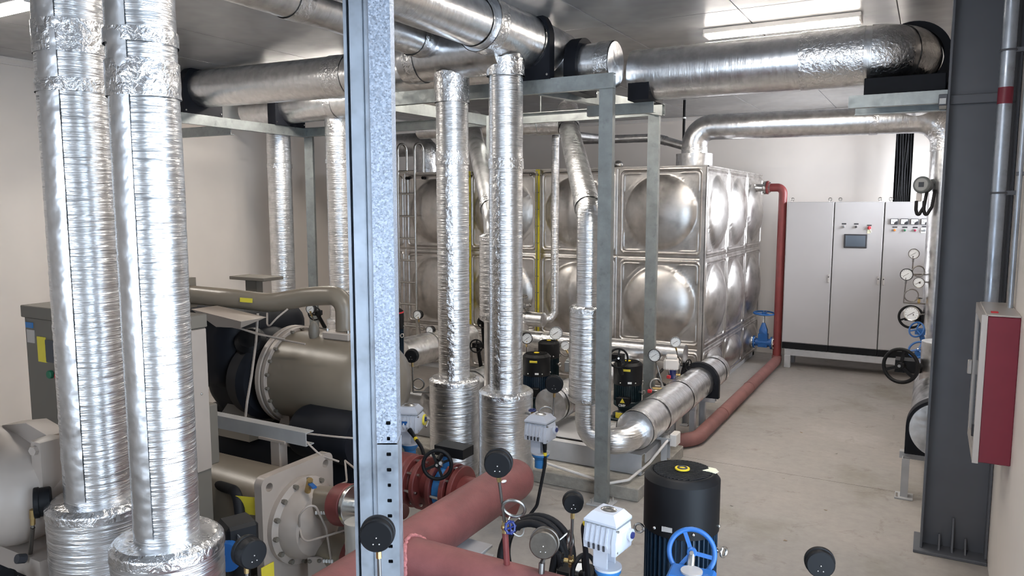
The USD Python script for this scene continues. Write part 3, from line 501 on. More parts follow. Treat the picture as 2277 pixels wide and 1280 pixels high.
foil_pipe('foil_riser', 'far left foil riser against the white wall beyond the twin risers', [(-6.63, 6.35, 0.35), (-6.63, 6.35, 3.05)], 0.135, 'foil_z', seed=6, joints=[(2.22, 0.06)], step=0.012, bodies=[(0.0, 0.5, 0.165)])
# headers lying on the rack
foil_pipe('foil_header', 'long foil-wrapped header pipe on the rack reaching from the left saddle behind the strut post', [(-6.62, 5.10, 3.29), (-2.75, 5.10, 3.235)], 0.178, 'foil_x', seed=7, joints=[(1.98, 0.22), (0.0, 0.05)], step=0.015)
foil_pipe('foil_header', 'foil header at the back of the rack seen under the long header', [(-7.0, 6.28, 3.235), (-4.3, 6.28, 3.27)], 0.178, 'foil_x', seed=8, joints=[(1.28, 0.10)], step=0.015)
foil_pipe('foil_header', 'foil header running back from the camera into the curved saddle on the front beam', [(-2.665, 4.33, 3.345), (-2.585, 4.95, 3.30), (-2.50, 5.20, 3.24)], 0.186, 'foil_y', seed=9, R=0.3, joints=[(0.0, 0.1), (0.50, 0.05)], step=0.013, seam=2.5, seam_s=(0.1, 0.55))
foil_pipe('foil_header', 'foil header overhead joining the tops of the middle pair of risers', [(-3.45, 4.60, 3.21), (-2.62, 4.60, 3.22)], 0.165, 'foil_x', seed=10, joints=[(0.06, 0.10)], step=0.012)
foil_pipe('foil_header', 'dark overhead foil pipe crossing the top of the picture left of the strut post', [(-3.20, 0.9, 3.33), (-3.20, 4.52, 3.31)], 0.128, 'foil_y', seed=11, joints=[(2.25, 0.12), (3.40, 0.10)], step=0.014)
foil_pipe('foil_header', 'overhead foil pipe whose taped end meets the header above the middle pair of risers', [(-2.675, 1.85, 3.335), (-2.665, 4.42, 3.335)], 0.155, 'foil_y', seed=12, joints=[(2.40, 0.12)], step=0.012)
tb = foil_pipe('foil_branch', 'foil pipe running level behind the rack below its front beam', [(-5.2, 7.15, 3.02), (-3.35, 7.15, 2.99)], 0.11, 'foil_x', seed=13, step=0.014)
for x in (-4.9, -3.65): tb.part('hanger', cat(cyl((x, 7.15, 3.10), (x, 7.15, ZC), 0.007, 8), ring((x, 7.15, 3.005), (1, 0, 0), 0.114, 0.006, 32, 6)), 'galv')
foil_pipe('foil_branch', 'sloping foil pipe dropping behind the middle pair of risers', [(-4.36, 6.95, 3.10), (-4.30, 6.85, 2.95), (-3.02, 5.12, 2.02), (-3.02, 5.12, 0.42)], 0.085, 'foil_s', R=0.16, seed=14, joints=[(0.0, 0.28), (2.15, 0.14)], step=0.012, bodies=[(2.60, 3.3, 0.12)])
foil_pipe('foil_branch', 'sloping foil pipe that drops behind the front rack post into a thick jacket', [(-3.22, 6.9, 3.12), (-3.14, 6.75, 2.90), (-2.19, 5.10, 2.06), (-2.19, 5.10, 0.40), (-1.89, 5.10, 0.41), (-1.89, 5.45, 0.44)], 0.098, 'foil_z', R=0.13, seed=15, joints=[(0.03, 0.30), (2.07, 0.13)], step=0.01, bodies=[(2.98, 3.72, 0.148)])
# big pipe at the right and its supports
foil_pipe('foil_duct', 'largest foil-wrapped pipe under the ceiling light ending in a bend near the column', [(-2.02, 5.52, 3.122), (-0.19, 5.52, 3.118), (-0.17, 7.6, 3.12)], 0.187, 'foil_x', R=0.24, seed=16, joints=[(1.19, 0.40), (1.61, 0.16), (1.78, 0.22)], step=0.012, n=64)
saddle('pipe_saddle', 'dark foam saddle under the bend of the largest foil pipe on the bracket', (-0.172, 5.80, 3.12), (0, 1, 0), 0.187, 0.16, 2.835)
sd2 = Thing('saddle_pad', 'dark foam pad between the largest foil pipe and its steel bracket', 'pipe support', loc=(-0.2, 5.35, 2.83)); sd2.part('foam_block', prism(sbox(-0.42, 2.832, 0.035, 3.05).difference(sbox(-0.43, 2.93, -0.36, 3.1)), (0, 5.28, 0), (1, 0, 0), (0, 0, 1), -0.01) if 0 else span(-0.42, 0.03, 5.30, 5.68, 2.832, 2.945, 0.004), 'lagging')
br.part('arm', channel((-0.495, 5.64, 2.79), (0.052, 5.64, 2.79), 0.075, 0.05, 0.006, (0, -1, 0)), 'galv'); br.part('tie', span(0.0, 0.04, 5.24, 5.62, 2.76, 2.82, 0.003), 'galv')
saddle('pipe_saddle', 'dark foam saddle at the left end of the long foil header', (-6.38, 5.10, 3.288), (1, 0, 0), 0.178, 0.10, RZ)
saddle('pipe_saddle', 'dark foam saddle arching over the foil header above the front beam', (-2.628, 4.88, 3.32), (0.07, 1, 0), 0.188, 0.07, RZ)
saddle('pipe_saddle', 'dark foam saddle round the short capped header beside the large foil pipe', (-2.31, 5.17, 3.155), (1, 0, 0), 0.158, 0.09, 2.96)
foil_pipe('foil_header', 'short foil header whose round capped end shows in front of the largest foil pipe', [(-2.75, 5.17, 3.165), (-2.035, 5.17, 3.155)], 0.158, 'foil_x', seed=48, joints=[(0.60, 0.11)], step=0.012)
saddle('pipe_saddle', 'dark foam saddle under the rear header seen between the long header and its beam', (-6.42, 6.28, 3.248), (1, 0, 0), 0.178, 0.12, RZ)
sd3 = Thing('saddle_pad', 'dark foam pad under the left end of the largest foil pipe', 'pipe support', loc=(-1.95, 5.52, 2.92)); sd3.part('foam_block', prism(sbox(-0.17, 2.92, 0.17, 3.07).difference(Point(0, 3.122).buffer(0.187, 32)), (-2.01, 5.52, 0), (0, 1, 0), (0, 0, 1), 0.16), 'lagging')
rack.part('outrigger', channel((-2.40, 5.52, RZ - 0.155), (-1.86, 5.52, RZ - 0.155), 0.08, 0.05, 0.006, (0, 1, 0)), 'galv')
# pipe from the tank top to the column side
foil_pipe('foil_pipe', 'foil pipe rising from the tank top and crossing level to the column', [(-2.42, 8.62, TZ1 + 0.05), (-2.42, 8.62, 3.03), (0.085, 8.90, 3.03), (0.10, 8.90, 0.72)], 0.142, 'foil_x', R=0.27, seed=17, joints=[(0.09, 0.1), (2.12, 0.09), (2.72, 0.34)], step=0.013, n=56)
dr = Thing('tank_nozzle', 'short pale foil-covered drum under the foil pipe on the tank top', 'pipe fitting', loc=(-2.42, 8.62, TZ1)); dr.part('drum', foil_mesh([(-2.42, 8.62, TZ1 - 0.01), (-2.42, 8.62, TZ1 + 0.16)], 0.205, 0.003, 31, 56, step=0.012, mode='crumple'), 'foil_s')
# thin foil pipes round the tank
foil_pipe('thin_foil_pipe', 'thin bright foil pipe standing in front of the tank with a bend at its foot', [(-3.60, 8.85, 2.97), (-3.79, 7.80, 2.97), (-3.79, 7.80, 0.83), (-4.02, 7.62, 0.83)], 0.046, 'foil_z', R=0.10, seed=18, joints=[(3.15, 0.12), (0.98, 0.1)], step=0.012, n=32)
foil_pipe('thin_foil_pipe', 'thin foil pipe over the tank sloping down to the pale drum', [(-3.90, 8.80, 2.965), (-2.95, 8.80, 2.955), (-2.45, 8.70, 2.80)], 0.05, 'foil_x', R=0.2, seed=19, joints=[(0.95, 0.16)], step=0.012, n=32)
foil_pipe('foil_bend', 'curved foil pipe behind the ladder turning down onto the tank', [(-7.1, 8.9, 3.02), (-6.35, 8.9, 3.02), (-6.35, 8.9, TZ1 - 0.0)], 0.165, 'foil_x', R=0.28, seed=20, joints=[(0.72, 0.3)], step=0.014, n=48)
foil_pipe('foil_bend', 'small foil elbow on the tank top right of the ladder hoop', [(-5.62, 8.6, 2.78), (-5.78, 8.6, 2.78), (-5.78, 8.6, TZ1 - 0.01)], 0.05, 'foil_s', R=0.08, seed=21, step=0.012, n=32)
tr2 = Thing('hanging_rod', 'thin black hanger rod dropping from the ceiling behind the tank pipe', 'hanger', loc=(-2.81, 9.5, 2.6)); tr2.part('rod', cyl((-2.81, 9.5, 2.58), (-2.81, 9.5, ZC), 0.017, 10), 'black'); tr2.part('collar', cyl((-2.81, 9.5, 3.24), (-2.81, 9.5, 3.26), 0.024, 10), 'paper')

# ------------------------------------------------------------------ header pipes of the pump skid
foil_pipe('foil_manifold', 'bright foil manifold low in front of the tank with a capped end and black strap', [(-1.89, 5.30, 0.45), (-1.89, 7.72, 0.45)], 0.148, 'foil_y', seed=22, joints=[(0.0, 0.09), (1.10, 0.10), (2.30, 0.12), (0.42, 0.08)], step=0.008, amp=0.004, n=64)
foil_pipe('foil_manifold', 'foil manifold between the dark pumps with a rounded near end', [(-2.73, 5.55, 0.47), (-2.73, 7.4, 0.47)], 0.145, 'foil_y', seed=23, joints=[(0.06, 0.1)], step=0.012, amp=0.003)
foil_pipe('foil_manifold', 'foil manifold glimpsed left of the middle risers nearest the strut post', [(-3.52, 5.0, 0.52), (-3.55, 6.6, 0.52)], 0.15, 'foil_y', seed=24, joints=[(0.6, 0.1), (0.05, 0.06)], step=0.012, amp=0.003)
foil_pipe('foil_manifold', 'foil manifold farthest left below the tank ladder', [(-4.95, 6.35, 0.55), (-4.85, 7.6, 0.55)], 0.17, 'foil_y', seed=25, joints=[(0.5, 0.1)], step=0.014, amp=0.003)
foil_pipe('foil_branch', 'level foil pipe in front of the tank below the round dial gauge', [(-4.3, 7.35, 0.66), (-2.1, 7.35, 0.66)], 0.095, 'foil_x', seed=26, joints=[(0.6, 0.12)], step=0.014)
foil_pipe('foil_branch', 'short foil stub under the thin bright pipe carrying the small top valve', [(-4.22, 7.62, 0.84), (-3.84, 7.62, 0.84)], 0.085, 'foil_s', seed=27, step=0.012, joints=[(0.08, 0.1)])
foil_pipe('foil_branch', 'short upright foil stub below the small top valve', [(-4.12, 7.58, 0.40), (-4.12, 7.58, 0.80)], 0.095, 'foil_s', seed=28, step=0.012)
ms = Thing('manifold_stand', 'grey channel stand with a black strap under the capped foil manifold', 'stand', loc=(-1.89, 7.12, 0))
for dx in (-0.13, 0.035): ms.part('leg', channel((-1.89 + dx, 7.12, 0.012), (-1.89 + dx, 7.12, 0.27), 0.06, 0.04, 0.005, (0, -1, 0)), 'skid'); ms.part('foot_plate', span(-1.89 + dx - 0.038, -1.89 + dx + 0.038, 7.06, 7.18, 0, 0.012, 0.002), 'skid')
ms.part('cross_bar', channel((-2.05, 7.12, 0.285), (-1.73, 7.12, 0.285), 0.07, 0.04, 0.005, (0, 0, -1)), 'skid')
ms.part('strap', prism(Polygon([(0.192 * math.cos(a), 0.192 * math.sin(a)) for a in np.linspace(0, pi, 25)] + [(-0.192, -0.145), (0.192, -0.145)]).difference(Point(0, 0).buffer(0.149, 32)), (-1.89, 7.15, 0.45), (1, 0, 0), (0, 0, 1), 0.06), 'lagging')
ms2 = Thing('manifold_stand', 'small grey stand under the middle of the capped foil manifold', 'stand', loc=(-1.89, 6.80, 0)); ms2.part('cross_bar', span(-2.10, -1.83, 6.77, 6.83, 0.25, 0.30, 0.003), 'skid')
for dx in (-0.16, 0.03): ms2.part('leg', span(-1.89 + dx - 0.025, -1.89 + dx + 0.025, 6.77, 6.83, 0, 0.25, 0.003), 'skid')
ms3 = Thing('manifold_stand', 'grey post stand with a pale cap beside the elbow of the capped foil manifold', 'stand', loc=(-1.76, 5.72, 0.1)); ms3.part('leg', channel((-1.77, 5.70, 0.12), (-1.77, 5.70, 0.31), 0.09, 0.05, 0.006, (1, 0, 0)), 'skid'); ms3.part('cross_bar', span(-2.03, -1.72, 5.66, 5.74, 0.285, 0.31, 0.003), 'skid'); ms3.part('foam_cap', span(-1.735, -1.68, 5.68, 5.80, 0.24, 0.34, 0.006), 'conduit')

# ================================================================== BUILDERS FOR FITTINGS
def siphon(top, bot, e, R, r=0.006, at_=0.5, nrm=None):
    """a gauge pipe from top to bot with one coil, the coil lying to the side e"""
    top, bot = np.asarray(top, float), np.asarray(bot, float); e = unit(e); d = unit(bot - top); nrm = np.cross(d, e) if nrm is None else nrm
    m = top + (bot - top) * at_; th = np.linspace(0, 2 * pi, 33)
    loop = [m + e * R - e * R * math.cos(a) + d * R * math.sin(a) + nrm * (r * 2.3 * (a / (2 * pi) - 0.5)) for a in th]
    return tube(np.vstack([[top], [top + (m - top) * 0.8], loop, [m + (bot - m) * 0.2], [bot]]), r, 10)
def gauge(label, c, face, D, stem, loop=None, case='black', group=None, cock=None, back=True, bezel='black', depth=0.036):
    """stem: the points from under the case to the root; loop: (side direction, coil radius, where)"""
    c = np.asarray(c, float); f = unit(face); R = D / 2; t = Thing('pressure_gauge', label, 'pressure gauge', loc=stem[-1], group=group); a, b, _ = basis(f)
    t.part('case', lathe([(0.0, -depth), (R * 0.86, -depth), (R * 0.93, -depth + 0.004), (R * 0.94, -0.008), (R * 0.94, 0.0)], c, f, 40), case)
    t.part('bezel', lathe([(R * 0.94, -0.012), (R, -0.010), (R, 0.004), (R * 0.96, 0.007), (R * 0.88, 0.004), (R * 0.88, 0.0)], c, f, 40, close=False), bezel)
    dl = t.part('dial', lathe([(0, 0.0005), (R * 0.9, 0.0005)], c, f, 36, close=False) if 0 else cyl(c - f * 0.002, c + f * 0.0008, R * 0.9, 36), 'dial')
    sw = [math.radians(225 - 27 * k) for k in range(11)]; upv = V(0, 0, 1); rx = np.cross(upv, f); rx = unit(rx) if np.linalg.norm(rx) > 1e-6 else a; uz = np.cross(f, rx)
    t.part('scale_marks', cat(*[bar(c + f * 0.0014 + (rx * math.cos(q) + uz * math.sin(q)) * R * 0.66, c + f * 0.0014 + (rx * math.cos(q) + uz * math.sin(q)) * R * 0.80, R * 0.035, 0.0006, f) for q in sw]), 'print_dk', parent=dl)
    q = math.radians(215); t.part('pointer', bar(c + f * 0.003 - (rx * math.cos(q) + uz * math.sin(q)) * R * 0.45, c + f * 0.003 + (rx * math.cos(q) + uz * math.sin(q)) * R * 0.62, R * 0.05, 0.001, f), 'print_dk', parent=dl)
    if back:
        for q in (math.radians(270 - 28), math.radians(270 + 28), math.radians(100)):
            k = 0.36 if q > 3 else 0.05; t.part('rear_screw', ball(c - f * (depth + 0.0005) + (rx * math.cos(q) + uz * math.sin(q)) * R * k - uz * R * 0.1, (0.003, 0.003, 0.003), 1), 'steel_bright')
    s0 = np.asarray(stem[0], float); d = unit(np.asarray(stem[1]) - s0)
    t.part('stem_nut', cat(cyl(s0 - d * (0.012 + 0.02 * (D > 0.09)), s0 + d * 0.004, 0.011, 6), cyl(s0 + d * 0.004, s0 + d * 0.03, 0.009, 6)), 'brass' if case == 'black' else 'siphon')
    if loop: t.part('siphon_tube', siphon(s0 + d * 0.02, stem[1], loop[0], loop[1], at_=loop[2] if len(loop) > 2 else 0.5), 'siphon')
    else: t.part('stem_tube', tube([s0] + list(stem[1:2]), 0.006, 8), 'siphon')
    if len(stem) > 2: t.part('stub', tube(stem[1:], 0.012 if 'red' in label else 0.008, 10, R=0.02), 'red_dk' if 'red' in label and case == 'black' else 'siphon')
    if cock is not None:
        m, hw, mt = cock; m = np.asarray(m, float); h = unit(hw)
        k = t.part('cock', cat(cyl(m + V(0, 0, 0.022), m - V(0, 0, 0.022), 0.012, 6), cyl(m, m + h * 0.03, 0.009, 8), ball(m, (0.015, 0.015, 0.016), 1)), 'brass')
        a2, b2, _ = basis(h); t.part('cock_wheel', cat(ring(m + h * 0.034, h, 0.021, 0.005, 18, 8), bar(m + h * 0.034 - a2 * 0.02, m + h * 0.034 + a2 * 0.02, 0.006, 0.005), bar(m + h * 0.034 - b2 * 0.02, m + h * 0.034 + b2 * 0.02, 0.006, 0.005), *[ball(m + h * 0.034 + 0.023 * (a2 * math.cos(x) + b2 * math.sin(x)), (0.006, 0.006, 0.005), 1) for x in np.linspace(0, 2 * pi, 8, endpoint=False)]), mt, parent=k)
    return t
def handwheel_parts(t, c, n, R, material, spokes=3, rim=None, th0=0.4, dish=0.0):
    n = unit(n); a, b, _ = basis(n); rim = rim or R * 0.09; c = np.asarray(c, float)
    w = t.part('handwheel', ring(c, n, R - rim, rim, 48, 12), material)
    for k in range(spokes):
        q = th0 + 2 * pi * k / spokes; d = a * math.cos(q) + b * math.sin(q); t.part('spoke', bar(c - n * dish + d * R * 0.12, c + d * (R - rim * 1.3), R * 0.16, R * 0.09, n), material, parent=w)
    t.part('hub', cyl(c - n * (R * 0.22 + dish), c + n * R * 0.10, R * 0.2, 18, bev=0.003), material, parent=w); t.part('hub_nut', cyl(c + n * R * 0.08, c + n * R * 0.2, R * 0.09, 6), 'steel_bright', parent=w)
    return w
def bolt_ring(c, n, R, k, r=0.009, L=0.02, th0=0.1):
    n = unit(n); a, b, _ = basis(n); return [cyl(np.asarray(c) + R * (a * math.cos(q) + b * math.sin(q)) - n * L / 2, np.asarray(c) + R * (a * math.cos(q) + b * math.sin(q)) + n * L / 2, r, 6) for q in th0 + np.arange(k) * 2 * pi / k]
def actuator(label, c, yaw, s, neck_to, neck='blue', cable=None, logo=None, dial=None):
    """a white electric valve actuator: ribbed housing, raised lid with a clear oval window, end cover, and a painted neck down to its valve"""
    c = np.asarray(c, float); ux, uy, uz = V(math.cos(yaw), math.sin(yaw), 0), V(-math.sin(yaw), math.cos(yaw), 0), V(0, 0, 1)
    t = Thing('valve_actuator', label, 'actuator', loc=neck_to)
    def L(m): m = m.copy(); m.apply_scale(s); return place(m, c, ux, uy, uz)
    body = [(-0.075, -0.055), (-0.075, 0.03), (-0.06, 0.055), (0.06, 0.055), (0.06, -0.055)]
    hs = hull([(x, y, z) for x in (-0.068, 0.045) for (y, z) in ((-0.058, -0.05), (-0.062, -0.02), (-0.05, 0.045), (0.05, 0.045), (0.06, -0.02), (0.055, -0.05))])
    b = t.part('housing', L(hs), 'white')
    for k in range(5): t.part('rib', L(hull([(x + dx, y, z) for x in (-0.055 + 0.02 * k,) for dx in (-0.004, 0.004) for (y, z) in ((-0.055, -0.048), (-0.068, -0.02), (-0.054, 0.040), (-0.045, -0.048), (-0.045, 0.042))])), 'white', parent=b)
    for k in range(4): t.part('slot', L(box((-0.045 + 0.02 * k, -0.0605, -0.036), (0.007, 0.006, 0.020))), 'print_dk', parent=b) if not dial else None
    e = t.part('end_cover', L(hull([(x, y * f, z * f - 0.004) for x, f in ((0.046, 1.0), (0.062, 0.97), (0.074, 0.62)) for (y, z) in ((-0.062, -0.052), (-0.064, 0.0), (-0.05, 0.046), (0.05, 0.046), (0.062, 0.0), (0.058, -0.052))])), 'white')
    t.part('end_boss', cat(L(cyl((0.070, 0.018, 0.004), (0.084, 0.018, 0.004), 0.022, 20)),), 'white', parent=e); t.part('end_plug', L(cyl((0.084, 0.018, 0.004), (0.090, 0.018, 0.004), 0.012, 12)), 'dkblue', parent=e)
    for (y, z) in ((-0.052, -0.04), (-0.048, 0.034), (0.05, -0.04)): t.part('screw', L(cyl((0.058, y, z), (0.067, y, z), 0.0045, 8)), 'steel_bright', parent=e)
    lid = t.part('lid', L(hull([(x * f, y * f, z) for z, f in ((0.046, 1.0), (0.056, 1.0), (0.080, 0.70), (0.084, 0.64)) for x in (-0.068, 0.062) for y in (-0.06, 0.06)])), 'white'); t.part('lid_seam', L(box((-0.003, 0, 0.0465), (0.132, 0.122, 0.003))), 'grey', parent=lid)
    win = lathe([(0.0, 0.008), (0.02, 0.006), (0.028, 0.0)], (0, 0, 0), (0, 0, 1), 24); win.apply_scale((1.15, 0.85, 1)); win.apply_translation((0, 0, 0.0835)); t.part('indicator_window', L(win), 'steel_bright', 'clear domed oval indicator window', parent=lid)
    if logo: t.part('logo', L(place(meshkit.text_mesh(logo, 0.013, 0.001, True), V(0.0672, -0.02, -0.012), V(0, 1, 0), V(0, 0, 1), V(1, 0, 0))), 'redb', parent=e)
    if dial: t.part('manual_dial', cat(L(cyl((0.074, 0.02, 0.0), (0.084, 0.02, 0.0), 0.03, 20))), 'tag', 'yellow manual dial', parent=e); t.part('crank', L(tube([(0.086, 0.02, 0.0), (0.105, 0.0, -0.004), (0.107, -0.05, -0.02)], 0.004, 8, R=0.01)), 'steel_bright', parent=e); t.part('label', L(box((-0.01, -0.0625, -0.0), (0.03, 0.002, 0.02))), 'blue', parent=b)
    zb = c[2] - 0.05 * s; n = np.asarray(neck_to, float); h = max(0.03, min(0.075 * s, (zb - n[2]) * 0.5))
    yk = t.part('yoke', cat(L(box((-0.014, -0.03, -0.05 - h / s / 2), (0.055, 0.006, h / s))), L(box((-0.014, 0.03, -0.05 - h / s / 2), (0.055, 0.006, h / s))), L(box((-0.03, 0, -0.05 - h / s / 2), (0.03, 0.06, h / s)))), 'white'); t.part('yoke_flange', cyl(c + V(0, 0, -0.05 * s - h - 0.008), c + V(0, 0, -0.05 * s - h), 0.05 * s, 24), 'white', parent=yk)
    t.part('valve_neck', cat(cyl(V(c[0], c[1], n[2]), c + V(0, 0, -0.05 * s - h - 0.03), 0.032 * s, 24), lathe([(0.032 * s, -0.04), (0.048 * s, -0.012), (0.048 * s, 0.0)], c + V(0, 0, -0.05 * s - h - 0.008), (0, 0, 1), 24)), neck)
    if cable is not None:
        P = [np.asarray(p, float) for p in cable]; t.part('cable_gland', cyl(P[0], P[0] + unit(P[1] - P[0]) * 0.05, 0.016, 14, 0.012), 'black'); cb = t.part('cable', tube(P, 0.011, 10, R=0.08), 'rubber')
        q = P[0] + (P[1] - P[0]) * 0.45; d = unit(P[1] - P[0]); t.part('yellow_band', cyl(q, q + d * 0.022, 0.0125, 14), 'yellow', parent=cb)
    return t
def motor_pump(label, x, y, ztop, D, zbase, paint='navy', box_dir=(0.4, -1, 0), text=None, detail=False, band=None, name='vertical_pump', bodyz=0.42):
    t = Thing(name, label, 'pump', loc=(x, y, zbase)); R = D / 2; c = V(x, y, 0); h = D * 0.78; zc = ztop - h
    cov = t.part('fan_cover', lathe([(R * 1.02, zc), (R * 1.02, ztop - R * 0.18), (R * 0.90, ztop - 0.006), (R * 0.84, ztop), (R * 0.80, ztop), (R * 0.80, ztop - 0.03), (R * 0.0, ztop - 0.03)], c, (0, 0, 1), 56), 'black')
    n = 17 if detail else 7
    for k in range(n):
        u = (k - (n - 1) / 2) * (1.5 * R / n); L = math.sqrt(max(0.0004, (0.78 * R) ** 2 - u * u)); d1 = unit(V(0.82, -0.57, 0)); d2 = V(-d1[1], d1[0], 0)
        t.part('grille_bar', bar(V(x, y, ztop - 0.002) + d1 * u - d2 * L, V(x, y, ztop - 0.002) + d1 * u + d2 * L, R * 0.055, 0.006), 'rubber', parent=cov)
    bd = t.part('badge', cyl((x, y, ztop + 0.004), (x, y, ztop + 0.009), R * 0.20, 28), 'yellow', 'round yellow badge', parent=cov)
    if detail:
        t.part('badge_ring', ring((x, y, ztop + 0.0095), (0, 0, 1), R * 0.115, R * 0.028, 24, 6), 'print_dk', parent=cov)
    if band: t.part('band', cyl((x, y, ztop - 0.035), (x, y, ztop - 0.02), R * 1.03, 32), band, parent=cov)
    zb = zbase + (ztop - zbase) * 0.30 if not detail else zbase + 0.28
    t.part('motor_body', lathe([(R * 0.86, zb), (R * 0.86, zc + 0.01)], c, (0, 0, 1), 48), paint)
    ms = []
    for k in range(40):
        q = 2 * pi * k / 40; d = V(math.cos(q), math.sin(q), 0); ms.append(bar(V(x, y, zb + 0.02) + d * R * 0.91, V(x, y, zc + 0.004) + d * R * 0.91, 0.005 * D / 0.3, R * 0.15, d))
    if detail:
        for m_ in ms: t.part('cooling_fin', m_, paint)
    else: t.part('cooling_fins', cat(*ms), paint, kind='stuff')
    t.part('end_shield', cyl((x, y, zb - 0.03), (x, y, zb + 0.02), R * 0.98, 40, bev=0.006), paint)
    bx = unit(box_dir); sd = np.cross((0, 0, 1), bx); bz = zb + (zc - zb) * (0.45 if detail else 0.22); bh = (zc - zb) * (0.55 if detail else 0.42)
    tb = t.part('terminal_box', place(box((0, 0, 0), (R * 0.9, R * 0.62, bh), bev=0.012), c + bx * R * 1.02 + V(0, 0, bz), sd, bx, V(0, 0, 1)) , paint if detail else 'black'); t.part('box_lid', place(box((0, 0, 0), (R * 0.94, 0.012, bh * 1.04), bev=0.004), c + bx * R * 1.34 + V(0, 0, bz), sd, bx, V(0, 0, 1)), paint if detail else 'black', parent=tb)
    if text:
        o = c + bx * (R * 1.34 + 0.0065) + V(0, 0, bz); rd = -sd if (np.cross(-sd, V(0, 0, 1)) @ bx) < 0 else sd; rd = np.cross(V(0, 0, 1), bx); rd = rd if np.cross(rd, V(0, 0, 1)) @ bx > 0 else -rd
        t.part('maker_mark', place(meshkit.text_mesh(text, 0.020, 0.001, True), o - rd * 0.034 + V(0, 0, -0.04), rd, V(0, 0, 1), bx), 'paper', parent=tb); t.part('warning_triangle', prism([(-0.022, 0), (0.022, 0), (0, 0.04)], o + V(0, 0, -0.008), rd, (0, 0, 1), 0.0012), 'tag', 'yellow warning triangle', parent=tb)
    fd = unit(V(0.1, -1, 0)) if detail else unit(V(0.38, -0.92, 0)); sf = V(-fd[1], fd[0], 0); pz = zc + 0.02 if detail else zc - 0.035
    q0 = c + unit(fd - sf * (0.18 if detail else -0.1)) * R * 1.025 + V(0, 0, zc + (0.035 if detail else 0.03)); t.part('name_plate', place(box((0, 0, 0), (0.042 * D / 0.3, 0.003, 0.020 * D / 0.3)), q0, sf, fd, V(0, 0, 1)), 'boxframe' if detail else 'paper')
    for q in (0.5, -0.55, 1.5, 2.6):
        d = unit(fd * math.cos(q) + sf * math.sin(q)); t.part('cover_screw', ball(c + d * R * 1.03 + V(0, 0, zc + 0.025), (0.007, 0.007, 0.007), 1), 'steel_bright')
    for d in ((V(0.985, -0.17, 0), V(-0.98, 0.1, 0)) if detail else (V(0.98, -0.2, 0),)):
        p = c + unit(d) * R * 1.02 + V(0, 0, zc - 0.06); t.part('eye_bolt', cat(cyl(p - unit(d) * 0.02, p + unit(d) * 0.014, 0.009, 10), ring(p + unit(d) * 0.034, V(-d[1] * 0.6 + 0.4, d[0] * 0.6 - 0.8, 0), 0.018, 0.0055, 26, 10)), 'steel_bright')
    if text or paint == 'navy' and not detail and not band:
        t.part('base_label', place(box((0, 0, 0), (0.085, 0.003, 0.05)), c + unit(V(-0.15, -1, 0)) * R * 1.06 + V(0, 0, zbase + 0.055), unit(V(1, -0.15, 0)), unit(V(-0.15, -1, 0)) * -1, V(0, 0, 1)), 'tag', 'yellow label on the pump base'); q1 = c + unit(V(0.25, -0.97, 0)) * R * 1.02 + V(0, 0, ztop - 0.055); t.part('oval_sticker', place(box((0, 0, 0), (0.07, 0.003, 0.020), bev=0.001), q1, unit(V(0.97, 0.25, 0)), unit(V(-0.25, 0.97, 0)), V(0, 0, 1)), 'tag', 'yellow oval sticker', parent=cov)
    zl = zb - 0.03; t.part('coupling_housing', lathe([(R * 0.75, zbase + (zl - zbase) * 0.45), (R * 0.62, zbase + (zl - zbase) * 0.6), (R * 0.70, zl - 0.02), (R * 0.92, zl)], c, (0, 0, 1), 40), 'teal'); t.part('pump_casing', lathe([(R * 0.7, zbase + 0.02), (R * 1.0, zbase + 0.04), (R * 1.05, zbase + (zl - zbase) * 0.35), (R * 0.75, zbase + (zl - zbase) * 0.5)], c, (0, 0, 1), 40), 'teal'); t.part('foot', box((x, y, zbase + 0.012), (D * 1.1, D * 1.1, 0.024), bev=0.004), 'teal')
    return t

# ================================================================== RED MAIN, ITS BRANCH AND THE FITTINGS ON IT (foreground)
rm = Thing('red_main', 'thick red primer-painted pipe running away from the camera with a welded branch', 'pipe', loc=(-1.87, 2.4, 0.70))
rm.part('main_pipe', lathe([(0.11, 0), (0.11, 2.30), (0.105, 2.345), (0.085, 2.385), (0.05, 2.405), (0.0, 2.41)], (-1.87, 1.05, 0.70), (0, 1, 0), 64), 'red')
rm.part('branch_pipe', cyl((-1.87, 2.37, 0.70), (-0.42, 2.37, 0.70), 0.092, 56), 'red')
th = np.linspace(0, 2 * pi, 73); wp = [V(-1.87 + math.sqrt(max(0, 0.112 ** 2 - (0.094 * math.sin(a)) ** 2)), 2.37 + 0.094 * math.cos(a), 0.70 + 0.094 * math.sin(a)) for a in th]
rm.part('weld_bead', tube(np.array(wp) + 0.0022 * RNG.standard_normal((73, 3)), 0.0085, 8, cap=False), 'weld')
rm.part('branch_flange', cyl((-0.46, 2.37, 0.70), (-0.43, 2.37, 0.70), 0.14, 40), 'red_dk'); rm.part('end_plug', ball((-1.795, 3.13, 0.783), (0.012, 0.02, 0.006), 1), 'paper', 'pale paint scrape')
rs = Thing('pipe_stand', 'pale grey box-shaped support under the thick red pipe', 'stand', loc=(-1.87, 2.75, 0)); rs.part('leg', channel((-1.87, 2.78, 0.012), (-1.87, 2.78, 0.585), 0.12, 0.08, 0.006, (1, -0.3, 0)), 'skid'); rs.part('head_plate', span(-1.98, -1.70, 2.70, 2.86, 0.572, 0.588, 0.003), 'skid'); rs.part('foot_plate', span(-1.97, -1.77, 2.68, 2.88, 0, 0.012, 0.002), 'skid'); rs.part('junction_box', span(-1.74, -1.65, 2.72, 2.80, 0.50, 0.572, 0.006), 'skid')
rs.part('bracket', channel((-1.87, 2.78, 0.53), (-1.66, 2.78, 0.53), 0.08, 0.05, 0.005, (0, -1, 0)), 'skid')
